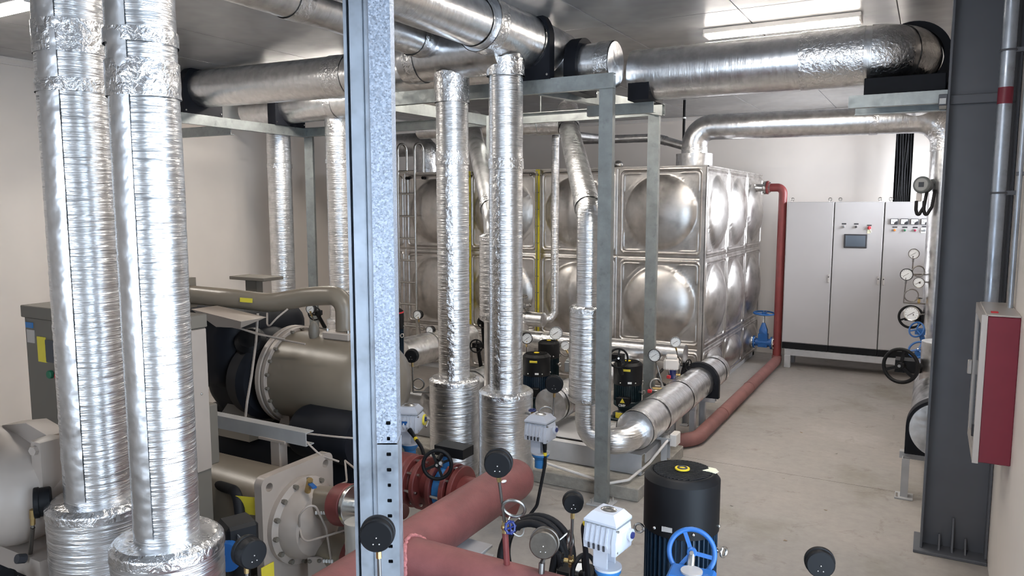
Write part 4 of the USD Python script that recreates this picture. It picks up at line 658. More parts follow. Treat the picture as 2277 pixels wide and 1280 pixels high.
rs2 = Thing('pipe_stand', 'short post holding the red branch pipe below the blue handwheel valve', 'stand', loc=(-0.55, 2.37, 0)); rs2.part('leg', cyl((-0.80, 2.37, 0.01), (-0.80, 2.37, 0.606), 0.035, 20), 'skid'); rs2.part('foot_plate', span(-0.88, -0.72, 2.29, 2.45, 0, 0.012), 'skid')
# flanged red line joining the main from the left, with a butterfly valve
fv = Thing('flanged_valve', 'dark red flanged valve line with a black handwheel behind the thick red pipe', 'valve', loc=(-2.35, 3.40, 0.56)); ax = V(1, 0, 0); fc = V(-2.35, 3.40, 0.56)
fv.part('pipe', lathe([(0.085, -0.50), (0.085, 0.46)], fc, ax, 40), 'red_dk'); fv.part('reducer', lathe([(0.135, -0.36), (0.15, -0.30), (0.15, -0.22), (0.10, -0.16)], fc, ax, 40), 'red_dk')
for a, b, r in ((-0.205, -0.175, 0.150), (-0.135, -0.105, 0.150), (-0.03, 0.0, 0.145), (0.11, 0.14, 0.14)): fv.part('flange', cyl(fc + ax * a, fc + ax * b, r, 44, bev=0.004), 'red_dk')
fv.part('valve_body', cat(cyl(fc + ax * 0.005, fc + ax * 0.055, 0.122, 40), cyl(fc + V(0.03, 0, 0.09), fc + V(0.03, 0, 0.20), 0.026, 20)), 'blue2')
fv.part('flange', cyl(fc + ax * 0.06, fc + ax * 0.09, 0.145, 44, bev=0.004), 'red_dk')
for x in (-0.155, 0.045):
    for m_ in bolt_ring(fc + ax * x, ax, 0.128, 8, 0.009, 0.13): fv.part('bolt', m_, 'steel_bright')
fv.part('gearbox', hull([(fc[0] + 0.03 + dx, fc[1] + dy, fc[2] + dz) for dx in (-0.05, 0.14) for dy in (-0.05, 0.06) for dz in (0.20, 0.255)]), 'black'); fv.part('shaft', cyl(fc + V(0.04, -0.04, 0.225), fc + V(0.055, -0.13, 0.20), 0.014, 12), 'black')
handwheel_parts(fv, V(-2.285, 3.255, 0.745), unit(V(0.40, -0.85, 0.10)), 0.088, 'black', 4, 0.0105); fv.part('crank_knob', cyl(V(-2.24, 3.235, 0.775), V(-2.225, 3.20, 0.78), 0.010, 12), 'steel_bright')
fv.part('support', cyl((-2.75, 3.40, 0.0), (-2.75, 3.40, 0.50), 0.03, 16), 'skid'); fv.part('elbow', tube([(-2.83, 3.40, 0.56), (-2.72, 3.40, 0.56)], 0.085, 24), 'red_dk')

# gauges in the foreground: most are seen from behind
FACE = unit(V(-0.62, 0.78, 0.0))
gauge('black gauge seen from behind with a coil pipe in front of the thick red pipe', (-1.318, 2.262, 1.232), unit(V(-0.35, 0.93, 0.05)), 0.104, [(-1.325, 2.27, 1.18), (-1.345, 2.352, 0.955), (-1.345, 2.37, 0.77)], ((1, 0.35, 0), 0.042, 0.62), cock=((-1.345, 2.352, 0.945), (0.75, -0.3, 0.25), 'dkblue'))
gauge('small black gauge seen from behind high on a coil pipe beside the white actuator', (-1.152, 2.545, 1.018), unit(V(-0.45, 0.88, 0.0)), 0.082, [(-1.155, 2.55, 0.975), (-1.165, 2.56, 0.775), (-1.165, 2.56, 0.58)], ((-0.55, 0.8, 0), 0.036, 0.66), cock=((-1.165, 2.56, 0.765), (-0.9, -0.35, 0.1), 'black'))
gauge('large black gauge seen from behind low against the foot of the strut post', (-1.403, 1.686, 1.176), unit(V(-0.50, 0.86, 0)), 0.105, [(-1.405, 1.69, 1.122), (-1.405, 1.70, 0.70), (-1.80, 1.70, 0.70)], None)
gauge('bronze-rimmed gauge seen from behind standing on the red branch pipe', (-1.199, 2.399, 0.903), unit(V(-0.30, 0.95, -0.08)), 0.112, [(-1.199, 2.395, 0.845), (-1.199, 2.375, 0.83), (-1.199, 2.37, 0.78)], None, case='bronze', bezel='bronze', depth=0.045)
gauge('lone black gauge seen from behind at the bottom edge in front of the bare floor', (-0.289, 2.789, 0.878), unit(V(-0.25, 0.96, 0)), 0.105, [(-0.289, 2.789, 0.826), (-0.289, 2.789, 0.55), (-0.289, 2.789, 0.0)], None)
gauge('black gauge seen from behind on a coil pipe close right of the strut post', (-3.34, 4.45, 1.035), unit(V(-0.3, 0.95, 0)), 0.106, [(-3.34, 4.45, 0.98), (-3.345, 4.46, 0.755), (-3.20, 4.54, 0.75)], ((0.9, 0.45, 0), 0.042, 0.70))
gauge('black gauge seen from behind on a coil pipe right of the right valve jacket', (-2.145, 4.42, 0.967), unit(V(-0.35, 0.93, 0.05)), 0.122, [(-2.145, 4.42, 0.905), (-2.16, 4.43, 0.69), (-2.46, 4.58, 0.69)], ((-0.85, -0.5, 0), 0.050, 0.66), cock=((-2.36, 4.52, 0.70), (0, -0.15, 1), 'dkblue'))
gauge('black gauge seen edge-on in front of the beige machine at the left edge', (-2.895, 1.50, 1.035), unit(V(-0.52, -0.85, 0)), 0.115, [(-2.925, 1.50, 0.972), (-2.93, 1.50, 0.93), (-3.0, 1.52, 0.80)], None, depth=0.05)
gauge('black gauge seen at an angle right of the front valve jacket at the bottom left', (-2.025, 1.725, 0.958), unit(V(-0.93, 0.2, 0)), 0.108, [(-2.025, 1.725, 0.904), (-2.025, 1.725, 0.78), (-2.06, 1.64, 0.72)], None, depth=0.055)
# valve sets on the branch
actuator('white electric valve actuator in front of the near pump on the red branch', (-0.955, 2.42, 0.985), -0.12, 1.0, (-0.955, 2.42, 0.72), 'blue2', cable=[(-1.03, 2.45, 0.99), (-1.09, 2.50, 0.96), (-1.09, 2.56, 0.7), (-1.06, 2.6, 0.3)], logo='ZLA')
actuator('white actuator with a yellow dial just right of the strut post', (-2.82, 3.72, 0.80), 0.35, 1.15, (-2.82, 3.72, 0.50), 'blue2', cable=[(-2.76, 3.64, 0.765), (-2.60, 3.55, 0.70), (-2.50, 3.50, 0.45), (-2.50, 3.6, 0.0)], dial=True)
actuator('white actuator half hidden behind the right valve jacket', (-2.215, 4.36, 0.66), 0.0, 1.25, (-2.215, 4.36, 0.40), 'blue2', cable=[(-2.17, 4.33, 0.58), (-2.165, 4.33, 0.44), (-2.20, 4.28, 0.16), (-2.30, 4.2, 0.0)])
gv = Thing('gear_valve', 'blue gear-operated valve with a blue handwheel at the bottom edge before the near pump', 'valve', loc=(-0.64, 2.37, 0.79))
handwheel_parts(gv, V(-0.655, 2.43, 0.975), unit(V(0.22, -0.93, 0.30)), 0.084, 'blue', 3, 0.0085, th0=0.9); gv.part('gearbox', place(box((0, 0, 0), (0.15, 0.10, 0.07), bev=0.008), V(-0.635, 2.36, 0.905), unit(V(1, 0.1, 0)), unit(V(-0.1, 1, 0)), V(0, 0, 1)), 'blue'); gv.part('position_plate', cyl((-0.635, 2.36, 0.94), (-0.635, 2.36, 0.946), 0.036, 24), 'boxframe'); gv.part('shaft', cyl((-0.645, 2.38, 0.92), (-0.655, 2.43, 0.97), 0.012, 10), 'steel_bright'); gv.part('neck', cyl((-0.64, 2.37, 0.79), (-0.64, 2.37, 0.87), 0.035, 20), 'blue')
bv = Thing('gear_valve', 'black gear valve with a black handwheel seen edge-on left of the white actuator', 'valve', loc=(-1.20, 2.72, 0.0))
bv.part('gearbox', hull([(-1.20 + x, 2.72 + y, z) for x in (-0.075, 0.07) for y in (-0.06, 0.06) for z in (0.58, 0.655)] + [(-1.20, 2.72, 0.66)]), 'black'); bv.part('position_plate', cyl((-1.195, 2.72, 0.655), (-1.195, 2.72, 0.662), 0.035, 20), 'paper'); bv.part('neck', cyl((-1.20, 2.72, 0.30), (-1.20, 2.72, 0.58), 0.035, 20), 'black'); bv.part('body', cyl((-1.20, 2.68, 0.20), (-1.20, 2.76, 0.20), 0.14, 36), 'black'); bv.part('foot', span(-1.26, -1.14, 2.66, 2.78, 0.0, 0.08), 'black')
handwheel_parts(bv, V(-1.125, 2.60, 0.70), unit(V(0.95, -0.22, 0.2)), 0.085, 'black', 3, 0.009)
# near pump
near = motor_pump('near vertical pump with black fan cover and navy finned motor on the bare floor', -0.818, 2.86, 1.100, 0.292, 0.0, 'navy', (0.62, -0.78, 0), None, True)
near.part('torn_label', prism([(-0.03, -0.02), (-0.012, 0.012), (-0.022, 0.03), (0.012, 0.024), (0.03, -0.004), (0.024, -0.03), (0.0, -0.022)], (-0.715, 2.91, 1.1005), (1, 0, 0), (0, 1, 0), 0.002), 'cream', 'torn cream label')
# grit on the floor
for k, (x, y) in enumerate(((-0.92, 6.05), (-0.55, 5.55), (-0.62, 6.9), (-0.98, 7.4), (-0.45, 7.9), (-0.72, 4.9), (-1.15, 5.3))):
    t = Thing('floor_chip', ['small pale chip on the floor joint', 'dark chip left of the vessel stand foot', 'pair of tiny chips in the middle of the bare floor', 'small dark scrap halfway to the cabinets', 'thin scrap on the floor near the cabinets', 'pale speck right of the near pump', 'small crumb on the floor behind the near pump'][k], 'debris', loc=(x, y, 0)); t.part('chip', hull(np.array([(x, y, 0.004)]) + RNG.uniform(-1, 1, (9, 3)) * (0.016, 0.010, 0.004)), 'sack' if k % 2 == 0 else 'wood')
# hose coil behind the branch
hc = Thing('hose_coil', 'coil of thick black hose with white ties standing behind the red branch', 'hose', loc=(-1.42, 2.80, 0))
N = 150; q = np.linspace(-0.6, 2 * pi * 3.1, N); hc.part('hose', tube(np.vstack([np.stack([-1.45 + 0.155 * np.cos(q) * (1 + 0.05 * np.sin(q * .7)), 2.86 - 0.02 * q / 3 + 0.03 * np.sin(q), 0.60 + 0.165 * np.sin(q)], 1), [(-1.34, 2.68, 0.42), (-1.30, 2.66, 0.2), (-1.34, 2.68, 0.016), (-1.8, 3.0, 0.016)]]), 0.0165, 12), 'rubber')
for a in (0.75, 2.2): hc.part('cable_tie', ring((-1.45 + 0.157 * math.cos(a), 2.80, 0.60 + 0.167 * math.sin(a)), (-math.sin(a), 0, math.cos(a)), 0.048, 0.003, 24, 6), 'paper')
hc.part('rest', cyl((-1.45, 2.78, 0.0), (-1.45, 2.78, 0.43), 0.02, 12), 'skid')

# ================================================================== PUMP SKID IN FRONT OF THE TANK
pl = Thing('plinth', 'rough concrete plinth under the pump skid', 'plinth', loc=(-3.3, 5.6, 0)); pl.part('slab', span(-4.9, -1.76, 5.03, 6.17, 0, 0.10, 0.006), 'plinth')
sk = Thing('pump_skid', 'grey steel channel skid carrying the dark pumps', 'skid', loc=(-3.3, 5.6, 0.10))
for y, od in ((5.33, (0, 1, 0)), (5.98, (0, -1, 0))): sk.part('rail', channel((-4.85, y, 0.185), (-1.83, y, 0.185), 0.16, 0.07, 0.007, od), 'skid')
for x in (-4.8, -3.95, -3.1, -2.3, -1.87): sk.part('cross_member', channel((x, 5.36, 0.225), (x, 5.95, 0.225), 0.10, 0.075, 0.007, (0, 0, -1)), 'skid')
sk.part('deck_plate', span(-2.95, -2.32, 5.40, 5.92, 0.264, 0.270), 'skid')
motor_pump('dark pump between the middle risers and the front rack post with a yellow badge', -3.115, 6.04, 0.797, 0.250, 0.27, 'navy', (0.25, -0.97, 0))
motor_pump('dark teal pump with a warning triangle right of the front rack post', -2.272, 6.165, 0.785, 0.250, 0.27, 'teal', (0.10, -0.99, 0), 'CMP')
motor_pump('dark pump with a red band peeping out behind the strut post', -4.80, 6.05, 1.09, 0.250, 0.27, 'navy', (-0.9, -0.4, 0), None, False, 'redb')
motor_pump('far dark pump partly hidden behind the yellow-badged pump', -3.44, 6.95, 0.74, 0.22, 0.0, 'teal', (-0.9, 0.4, 0))
# valves, gauges and actuators round the skid
def small_valve(label, c, n, R, stem_to, material='black', box=True, cat_='valve'):
    t = Thing('gear_valve', label, cat_, loc=stem_to); c = np.asarray(c, float); n = unit(n); handwheel_parts(t, c, n, R, material, 3, R * 0.1)
    q = c - n * R * 0.75; t.part('gearbox', hull([q + V(x, y, z) * R * 0.55 for x in (-1, 1) for y in (-1, 1) for z in (-0.6, 0.6)]), material); t.part('shaft', cyl(c, q, R * 0.1, 10), 'black'); t.part('neck', cyl(q, stem_to, R * 0.28, 14), material); return t
small_valve('black handwheel valve beside the front rack post above the teal pump', (-2.262, 5.90, 0.862), (0.45, -0.88, 0.1), 0.088, (-2.272, 6.0, 0.70))
small_valve('thin black handwheel on top of the capped foil manifold', (-1.93, 6.86, 0.66), (0.93, -0.3, 0), 0.055, (-1.99, 6.88, 0.58))
small_valve('black handwheel valve between the yellow scale and the middle risers', (-4.13, 6.62, 0.675), (0.3, -0.95, 0), 0.075, (-4.13, 6.75, 0.3))
small_valve('upper black round handwheel beside the hidden yellow scale', (-4.15, 6.80, 0.905), (0.7, -0.7, 0), 0.07, (-4.2, 6.9, 0.6))
small_valve('small black handwheel below the left far gauge', (-4.93, 6.92, 0.66), (0.5, -0.85, 0), 0.06, (-4.92, 7.02, 0.60))
small_valve('black handwheel with a white-faced dial before the far left riser base', (-5.57, 5.75, 1.03), (0.35, -0.93, 0), 0.075, (-5.62, 5.95, 0.85))
F2 = unit(V(0.42, -0.9, 0.05))
gauge('round white-faced gauge in front of the tank right of the thin bright pipe', (-3.383, 7.0, 0.82), F2, 0.14, [(-3.383, 7.02, 0.75), (-3.33, 7.02, 0.57)], ((0.9, 0.4, 0), 0.06, 0.6), back=False, case='black', bezel='grey')
gauge('smaller white-faced gauge below the round gauge in front of the tank', (-3.17, 6.78, 0.745), unit(V(0.1, -1, 0)), 0.10, [(-3.16, 6.79, 0.69), (-3.05, 6.78, 0.50)], None, back=False, bezel='steel_bright', depth=0.06)
gauge('white-faced gauge with a coil pipe above the capped foil manifold', (-2.056, 6.85, 0.867), F2, 0.10, [(-2.056, 6.86, 0.815), (-2.0, 6.86, 0.63)], ((0.5, -0.8, 0), 0.04, 0.6), back=False, bezel='grey')
gauge('chrome-cased white gauge close to the rear rack post above the manifold', (-2.079, 6.30, 0.833), unit(V(-0.05, -1, 0)), 0.115, [(-2.065, 6.31, 0.775), (-2.0, 6.32, 0.56)], None, back=False, bezel='print_dk', case='steel_bright', depth=0.07)
gauge('small white-faced gauge before the tank left of the middle risers', (-5.172, 7.0, 0.883), unit(V(0.1, -1, 0)), 0.11, [(-5.16, 7.01, 0.83), (-5.15, 7.02, 0.66)], ((0.9, 0.3, 0), 0.03, 0.5), back=False, bezel='print_dk', depth=0.06)
gauge('small dial gauge half hidden beside the left middle riser', (-4.93, 6.90, 0.735), unit(V(0.05, -1, 0)), 0.10, [(-4.92, 6.92, 0.68), (-4.90, 6.95, 0.58)], None, back=False, bezel='print_dk', depth=0.06)
gauge('tiny dial gauge beside the rack post above the tan pipe', (-5.482, 5.6, 1.10), unit(V(0.2, -1, 0)), 0.10, [(-5.48, 5.61, 1.05), (-5.5, 5.7, 0.9), (-5.6, 6.2, 0.75)], None, back=False, bezel='print_dk', depth=0.05)
gauge('black gauge edge showing behind the right middle riser', (-3.30, 6.2, 0.895), unit(V(0.7, -0.7, 0)), 0.11, [(-3.31, 6.21, 0.84), (-3.34, 6.26, 0.6)], None, back=False, bezel='black', depth=0.05)
for lab, p, R in (('thick grey coil of tube lying against the capped manifold', (-2.02, 6.18, 0.60), 0.052), ('smaller grey coil of tube farther along the capped manifold', (-1.99, 6.62, 0.64), 0.05)):
    t = Thing('siphon_coil', lab, 'tube', loc=p); t.part('coil', ring(p, (0.5, -0.85, 0.1), R, 0.010, 36, 10), 'siphon'); t.part('ball_valve', cat(cyl(V(*p) + V(-0.03, 0, -0.035), V(*p) + V(0.05, 0.02, -0.035), 0.014, 10)), 'brass'); t.part('lever', span(p[0] - 0.05, p[0] - 0.015, p[1] - 0.08, p[1] - 0.05, p[2] - 0.06, p[2] - 0.03, 0.005), 'redb', 'red lever'); t.part('stem', cyl(V(*p) + V(0, 0, -R), V(p[0] + 0.05, p[1], 0.50), 0.009, 8), 'siphon')
t = Thing('valve_actuator', 'small pale ribbed actuator above the capped foil manifold', 'actuator', loc=(-2.02, 6.62, 0.56)); t.part('housing', box((-2.02, 6.62, 0.705), (0.13, 0.11, 0.10), rz=0.3, bev=0.012), 'conduit'); t.part('lid', box((-2.02, 6.62, 0.772), (0.10, 0.09, 0.035), rz=0.3, bev=0.01), 'conduit')
for k in range(5): t.part('rib', box((-2.07 + 0.022 * k, 6.557 + 0.007 * k, 0.70), (0.006, 0.02, 0.085), rz=0.3), 'conduit')
t.part('neck', cyl((-2.01, 6.62, 0.57), (-2.01, 6.62, 0.66), 0.035, 16), 'dkblue'); t.part('cable', tube([(-2.08, 6.55, 0.66), (-2.10, 6.46, 0.62), (-2.06, 6.40, 0.58), (-2.0, 6.38, 0.56)], 0.012, 10, R=0.05), 'rubber')
t = Thing('valve_actuator', 'grey box actuator between the yellow-badged pump and the front rack post', 'actuator', loc=(-2.85, 6.3, 0.60)); t.part('housing', box((-2.85, 6.30, 0.655), (0.17, 0.12, 0.10), rz=0.25, bev=0.008), 'grey'); t.part('lid', box((-2.85, 6.30, 0.712), (0.15, 0.10, 0.02), rz=0.25, bev=0.006), 'grey'); t.part('cover_screw', cyl((-2.815, 6.225, 0.66), (-2.81, 6.205, 0.66), 0.02, 14), 'black')
t = Thing('top_valve', 'small wheel-topped valve on the foil stub beside the yellow scale', 'valve', loc=(-4.10, 7.60, 0.90)); handwheel_parts(t, (-4.10, 7.60, 1.10), (0.1, -0.2, 1), 0.06, 'siphon', 4, 0.007); t.part('stem', cyl((-4.10, 7.60, 0.90), (-4.10, 7.60, 1.12), 0.01, 8), 'steel_bright'); t.part('bonnet', cat(cyl((-4.10, 7.60, 0.92), (-4.10, 7.60, 0.99), 0.05, 14, 0.03), cyl((-4.10, 7.60, 0.98), (-4.10, 7.60, 1.0), 0.10, 20)), 'siphon')
for m_ in bolt_ring((-4.10, 7.60, 0.99), (0, 0, 1), 0.082, 8, 0.008, 0.05): t.part('bolt', m_, 'steel_bright')
t = Thing('conduit_line', 'white plastic conduit along the front of the plinth', 'conduit', loc=(-2.3, 5.0, 0.1)); t.part('conduit', tube([(-3.2, 5.05, 0.20), (-2.56, 5.02, 0.18), (-1.98, 5.00, 0.115), (-1.86, 5.10, 0.13), (-1.82, 5.45, 0.16), (-1.74, 5.68, 0.30)], 0.011, 10, R=0.05), 'conduit'); t.part('clip', span(-2.0, -1.985, 4.985, 5.03, 0.10, 0.13), 'conduit')

# ================================================================== RED PIPE OF THE TANK, ITS VALVE
rp = Thing('red_pipe', 'long red pipe from the tank top side down the cabinet edge and along the floor', 'pipe', loc=(-1.74, 8.3, 0.066))
rp.part('upright', tube([(-1.90, 10.44, 2.385), (-1.735, 10.44, 2.385), (-1.735, 10.44, 0.10)], 0.054, 28, R=0.11), 'red_line'); rp.part('floor_run', tube([(-1.735, 10.44, 0.14), (-1.735, 10.44, 0.066), (-1.745, 6.34, 0.066), (-2.75, 6.33, 0.066)], 0.064, 28, R=[0.05, 0.30]), 'red_dusty')
rp.part('stub', cyl((-2.13, 10.44, 2.385), (-1.93, 10.44, 2.385), 0.05, 24), 'steel_bright'); rp.part('flange', cyl((-1.945, 10.44, 2.385), (-1.92, 10.44, 2.385), 0.088, 28), 'red_line'); rp.part('flange', cyl((-1.975, 10.44, 2.385), (-1.95, 10.44, 2.385), 0.088, 28), 'steel_bright')
for m_ in bolt_ring((-1.947, 10.44, 2.385), (1, 0, 0), 0.07, 6, 0.009, 0.09): rp.part('bolt', m_, 'steel_bright')
for y in (8.7, 7.45): rp.part('weld_seam', ring((-1.74, y, 0.066), (0, 1, 0), 0.064, 0.004, 28, 6), 'red_dusty')
gt = Thing('gate_valve', 'blue gate valve with a blue handwheel between the tank foot and the red pipe', 'valve', loc=(-1.92, 10.44, 0.28)); g0 = V(-1.92, 10.44, 0.30)
gt.part('body', cat(cyl(g0 + V(-0.10, 0, 0), g0 + V(0.10, 0, 0), 0.055, 24), hull([g0 + V(x, y, z) for x in (-0.06, 0.06) for y in (-0.05, 0.05) for z in (-0.06, 0.12)])), 'blue'); gt.part('bonnet', cat(hull([g0 + V(x, y, z) for x in (-0.05, 0.05) for y in (-0.045, 0.045) for z in (0.12, 0.17)] + [g0 + V(0.02 * math.cos(a), 0.02 * math.sin(a), 0.27) for a in np.linspace(0, 6.28, 12)]),), 'blue'); gt.part('stem', cyl(g0 + V(0, 0, 0.26), g0 + V(0, 0, 0.40), 0.012, 10), 'steel_bright')
for x in (-0.125, 0.10): gt.part('flange', cyl(g0 + V(x, 0, 0), g0 + V(x + 0.02, 0, 0), 0.085, 28), 'blue'); gt.part('mating_flange', cyl(g0 + V(x + (0.025 if x > 0 else -0.022), 0, 0), g0 + V(x + (0.04 if x > 0 else -0.005), 0, 0), 0.085, 28), 'steel_bright')
for m_ in bolt_ring(g0 + V(-0.122, 0, 0), (1, 0, 0), 0.068, 6, 0.008, 0.05) + bolt_ring(g0 + V(0.122, 0, 0), (1, 0, 0), 0.068, 6, 0.008, 0.05): gt.part('bolt', m_, 'steel_bright')
gt.part('stub', cat(cyl(g0 + V(-0.20, 0, 0), g0 + V(-0.14, 0, 0), 0.05, 20)), 'steel_bright'); gt.part('red_stub', cyl(g0 + V(0.13, 0, 0), g0 + V(0.185, 0, 0), 0.045, 20), 'red_line'); handwheel_parts(gt, g0 + V(0, 0, 0.40), (0.03, -0.06, 1), 0.145, 'blue', 3, 0.011)

# ================================================================== VESSEL AND FITTINGS BEHIND THE COLUMN
vs = Thing('foil_vessel', 'round foil-wrapped vessel end with a black strap behind the column foot', 'vessel', loc=(0.13, 7.0, 0.33))
vs.part('shell', foil_mesh([(0.13, 6.08, 0.535), (0.13, 9.2, 0.535)], 0.198, 0.003, 41, 56, step=0.014), 'foil_y'); vs.part('strap', prism(Point(0, 0).buffer(0.219, 32).union(sbox(-0.219, -0.205, 0.219, 0.0)).difference(Point(0, 0).buffer(0.1985, 32)), (0.13, 6.22, 0.535), (1, 0, 0), (0, 0, 1), 0.12), 'lagging')
st = Thing('vessel_stand', 'grey channel stand under the foil vessel behind the column', 'stand', loc=(0.1, 6.2, 0)); st.part('cross_bar', channel((-0.12, 6.19, 0.30), (0.38, 6.19, 0.30), 0.06, 0.05, 0.006, (0, 0, -1)), 'skid')
for x in (-0.075, 0.33): st.part('leg', channel((x, 6.10, 0.012), (x, 6.10, 0.30), 0.075, 0.05, 0.006, (1, 0, 0)), 'skid'); st.part('foot_plate', span(x - 0.06, x + 0.06, 6.03, 6.17, 0, 0.012, 0.002), 'skid'); st.part('anchor_bolt', cyl((x - 0.045, 6.05, 0), (x - 0.045, 6.05, 0.04), 0.007, 8), 'steel_bright')
foil_pipe('foil_branch', 'stubby foil jacket rising from the vessel behind the black handwheel', [(0.13, 7.25, 0.60), (0.13, 7.25, 1.0)], 0.155, 'foil_s', seed=44, step=0.012, amp=0.003, n=48)
F3 = unit(V(-0.18, -0.98, 0))
gauge('topmost small gauge with a coil pipe beside the column over the cabinets', (-0.146, 8.75, 1.655), F3, 0.105, [(-0.15, 8.76, 1.60), (-0.15, 8.77, 1.44), (-0.03, 8.82, 1.44)], ((0.97, 0.1, 0), 0.055, 0.75), back=False, case='siphon', bezel='siphon')
gauge('large dark-rimmed gauge with a coil pipe beside the column', (-0.201, 8.75, 1.438), F3, 0.125, [(-0.205, 8.76, 1.372), (-0.215, 8.77, 1.14), (-0.02, 8.82, 1.135)], ((0.97, 0.1, 0), 0.065, 0.62), back=False, case='siphon', bezel='print_dk', cock=((-0.075, 8.80, 1.16), (0.1, 0, 1), 'print_dk'))
gauge('mid-sized gauge on a short side stub beside the column', (-0.086, 8.75, 1.36), F3, 0.11, [(-0.06, 8.77, 1.36), (-0.02, 8.82, 1.36)], None, back=False, case='siphon', bezel='siphon')
gauge('lowest gauge with a steel rim above the blue handwheels', (-0.135, 8.70, 1.04), F3, 0.15, [(-0.10, 8.72, 1.03), (0.0, 8.82, 1.03)], None, back=False, case='steel_bright', bezel='steel_bright')
small_valve('black handwheel behind the lowest gauge beside the column', (-0.142, 8.85, 0.985), (-0.12, -0.98, 0.05), 0.125, (0.0, 8.95, 0.95))
small_valve('upper blue handwheel beside the column foot', (-0.079, 8.55, 0.90), (-0.5, -0.75, 0.35), 0.085, (0.02, 8.62, 0.68), 'blue')
small_valve('lower blue handwheel showing above the large black handwheel', (-0.05, 8.35, 0.73), (-0.3, -0.7, 0.6), 0.10, (0.05, 8.45, 0.66), 'blue')
small_valve('large black three-spoked handwheel before the cabinet foot beside the column', (-0.167, 7.05, 0.80), (-0.35, -0.93, 0.08), 0.155, (-0.02, 7.22, 0.76))
ts = Thing('transmitter', 'grey round-faced pressure transmitter with black cables on the upright foil pipe', 'transmitter', loc=(-0.02, 8.82, 2.33)); f = unit(V(-0.35, -0.93, 0.1)); tc = V(-0.10, 8.72, 2.355)
ts.part('housing', lathe([(0.0, -0.10), (0.055, -0.10), (0.07, -0.08), (0.07, 0.0), (0.085, 0.0), (0.085, 0.03), (0.07, 0.04)], tc, f, 32), 'trans'); ts.part('face', cyl(tc + f * 0.038, tc + f * 0.042, 0.062, 28), 'grey'); ts.part('display', place(box((0, 0, 0), (0.05, 0.05, 0.004)), tc + f * 0.044, *[b_ for b_ in (unit(np.cross((0, 0, 1), -f)) * -1, V(0, 0, 1), np.cross(unit(np.cross((0, 0, 1), -f)) * -1, V(0, 0, 1)))]), 'screen'); ts.part('arm', tube([tc - f * 0.05 + V(0.02, 0, 0.02), tc + V(0.10, 0.09, 0.04), (0.05, 8.86, 2.30)], 0.03, 16, R=0.05), 'trans'); ts.part('manifold', box(tc + V(-0.03, 0.02, -0.12), (0.05, 0.05, 0.09), bev=0.006), 'boxframe')
for k, dx in enumerate((-0.05, 0.02)): ts.part('cable', tube([tc + V(dx, 0, -0.16), tc + V(dx, -0.01, -0.25), tc + V(0.02 + dx, -0.01, -0.32), tc + V(0.07 + dx, 0, -0.22), tc + V(0.09 + dx, 0.03, -0.05)], 0.016, 10, R=0.05), 'rubber')

# ================================================================== THE CHILLERS AT THE LEFT
ch = Thing('chiller', 'tan screw chiller with black lagged compressor and long shells behind the twin foil risers', 'chiller', loc=(-3.7, 3.1, 0))
cb = ch.part('control_panel', span(-4.23, -3.10, 2.20, 2.45, 0.50, 1.555, 0.004), 'beige_h', 'grey brown control panel'); ch.part('panel_cap', span(-4.245, -3.09, 2.19, 2.455, 1.555, 1.62, 0.004), 'beige_h', parent=cb)
ch.part('panel_screen', span(-4.035, -3.85, 2.19, 2.2, 1.33, 1.45, 0.003), 'screen', parent=cb); ch.part('yellow_label', span(-4.115, -4.04, 2.195, 2.2, 1.325, 1.46), 'tag', 'yellow label', parent=cb); ch.part('maker_plate', span(-4.215, -4.15, 2.195, 2.2, 1.50, 1.53), 'blue2', parent=cb); ch.part('notice', span(-4.21, -4.14, 2.196, 2.2, 1.42, 1.49), 'boxframe', parent=cb)
for x, m_ in ((-4.002, 'green'), (-3.928, 'redb')): ch.part('push_button', cyl((x, 2.2, 1.268), (x, 2.178, 1.268), 0.022, 20, bev=0.004), m_, parent=cb)
for k in range(9): ch.part('louvre', box((-3.094, 2.245, 0.95 + 0.022 * k), (0.014, 0.07, 0.008), bev=0.002), 'beige', parent=cb)
ch.part('side_panel', span(-3.10, -3.088, 2.205, 2.445, 0.84, 1.55, 0.003), 'beige'); ch.part('panel_bolt', ball((-3.086, 2.40, 1.23), (0.005, 0.006, 0.006), 1), 'steel_bright'); ch.part('switch_box', span(-3.60, -3.22, 2.50, 2.60, 0.80, 1.12, 0.006), 'beige_h')
for x in (-4.1, -3.25): ch.part('panel_leg', span(x - 0.04, x + 0.04, 2.28, 2.40, 0, 0.5), 'beige_h')
# lagged compressor
def blob(pts, r): return hull(np.vstack([ball(p, (r, r, r), 2).vertices for p in pts]))
ch.part('compressor', cat(blob([(x, y, z) for x in (-4.85, -4.1) for y in (3.45, 3.9) for z in (1.06, 1.30)], 0.16), blob([(x, 3.62, z) for x in (-4.15, -3.98) for z in (0.95, 1.06)], 0.27)), 'lagging'); ch.part('motor_end', cat(lathe([(0.26, -0.02), (0.27, 0.10), (0.235, 0.14), (0.0, 0.15)], (-3.90, 3.52, 1.0), (1, -0.15, 0), 40)), 'lagging'); ch.part('sight_cover', cat(lathe([(0.10, 0), (0.10, 0.05), (0.07, 0.08), (0.0, 0.09)], (-3.88, 3.42, 1.24), (0.45, -0.6, 0.65), 28)), 'black'); ch.part('compressor_foot', hull([(-4.2, 3.3, 0.62), (-3.8, 3.3, 0.62), (-4.2, 3.7, 0.62), (-3.8, 3.7, 0.62), (-4.08, 3.4, 0.85), (-3.9, 3.4, 0.85), (-4.08, 3.6, 0.85)]), 'beige_h')
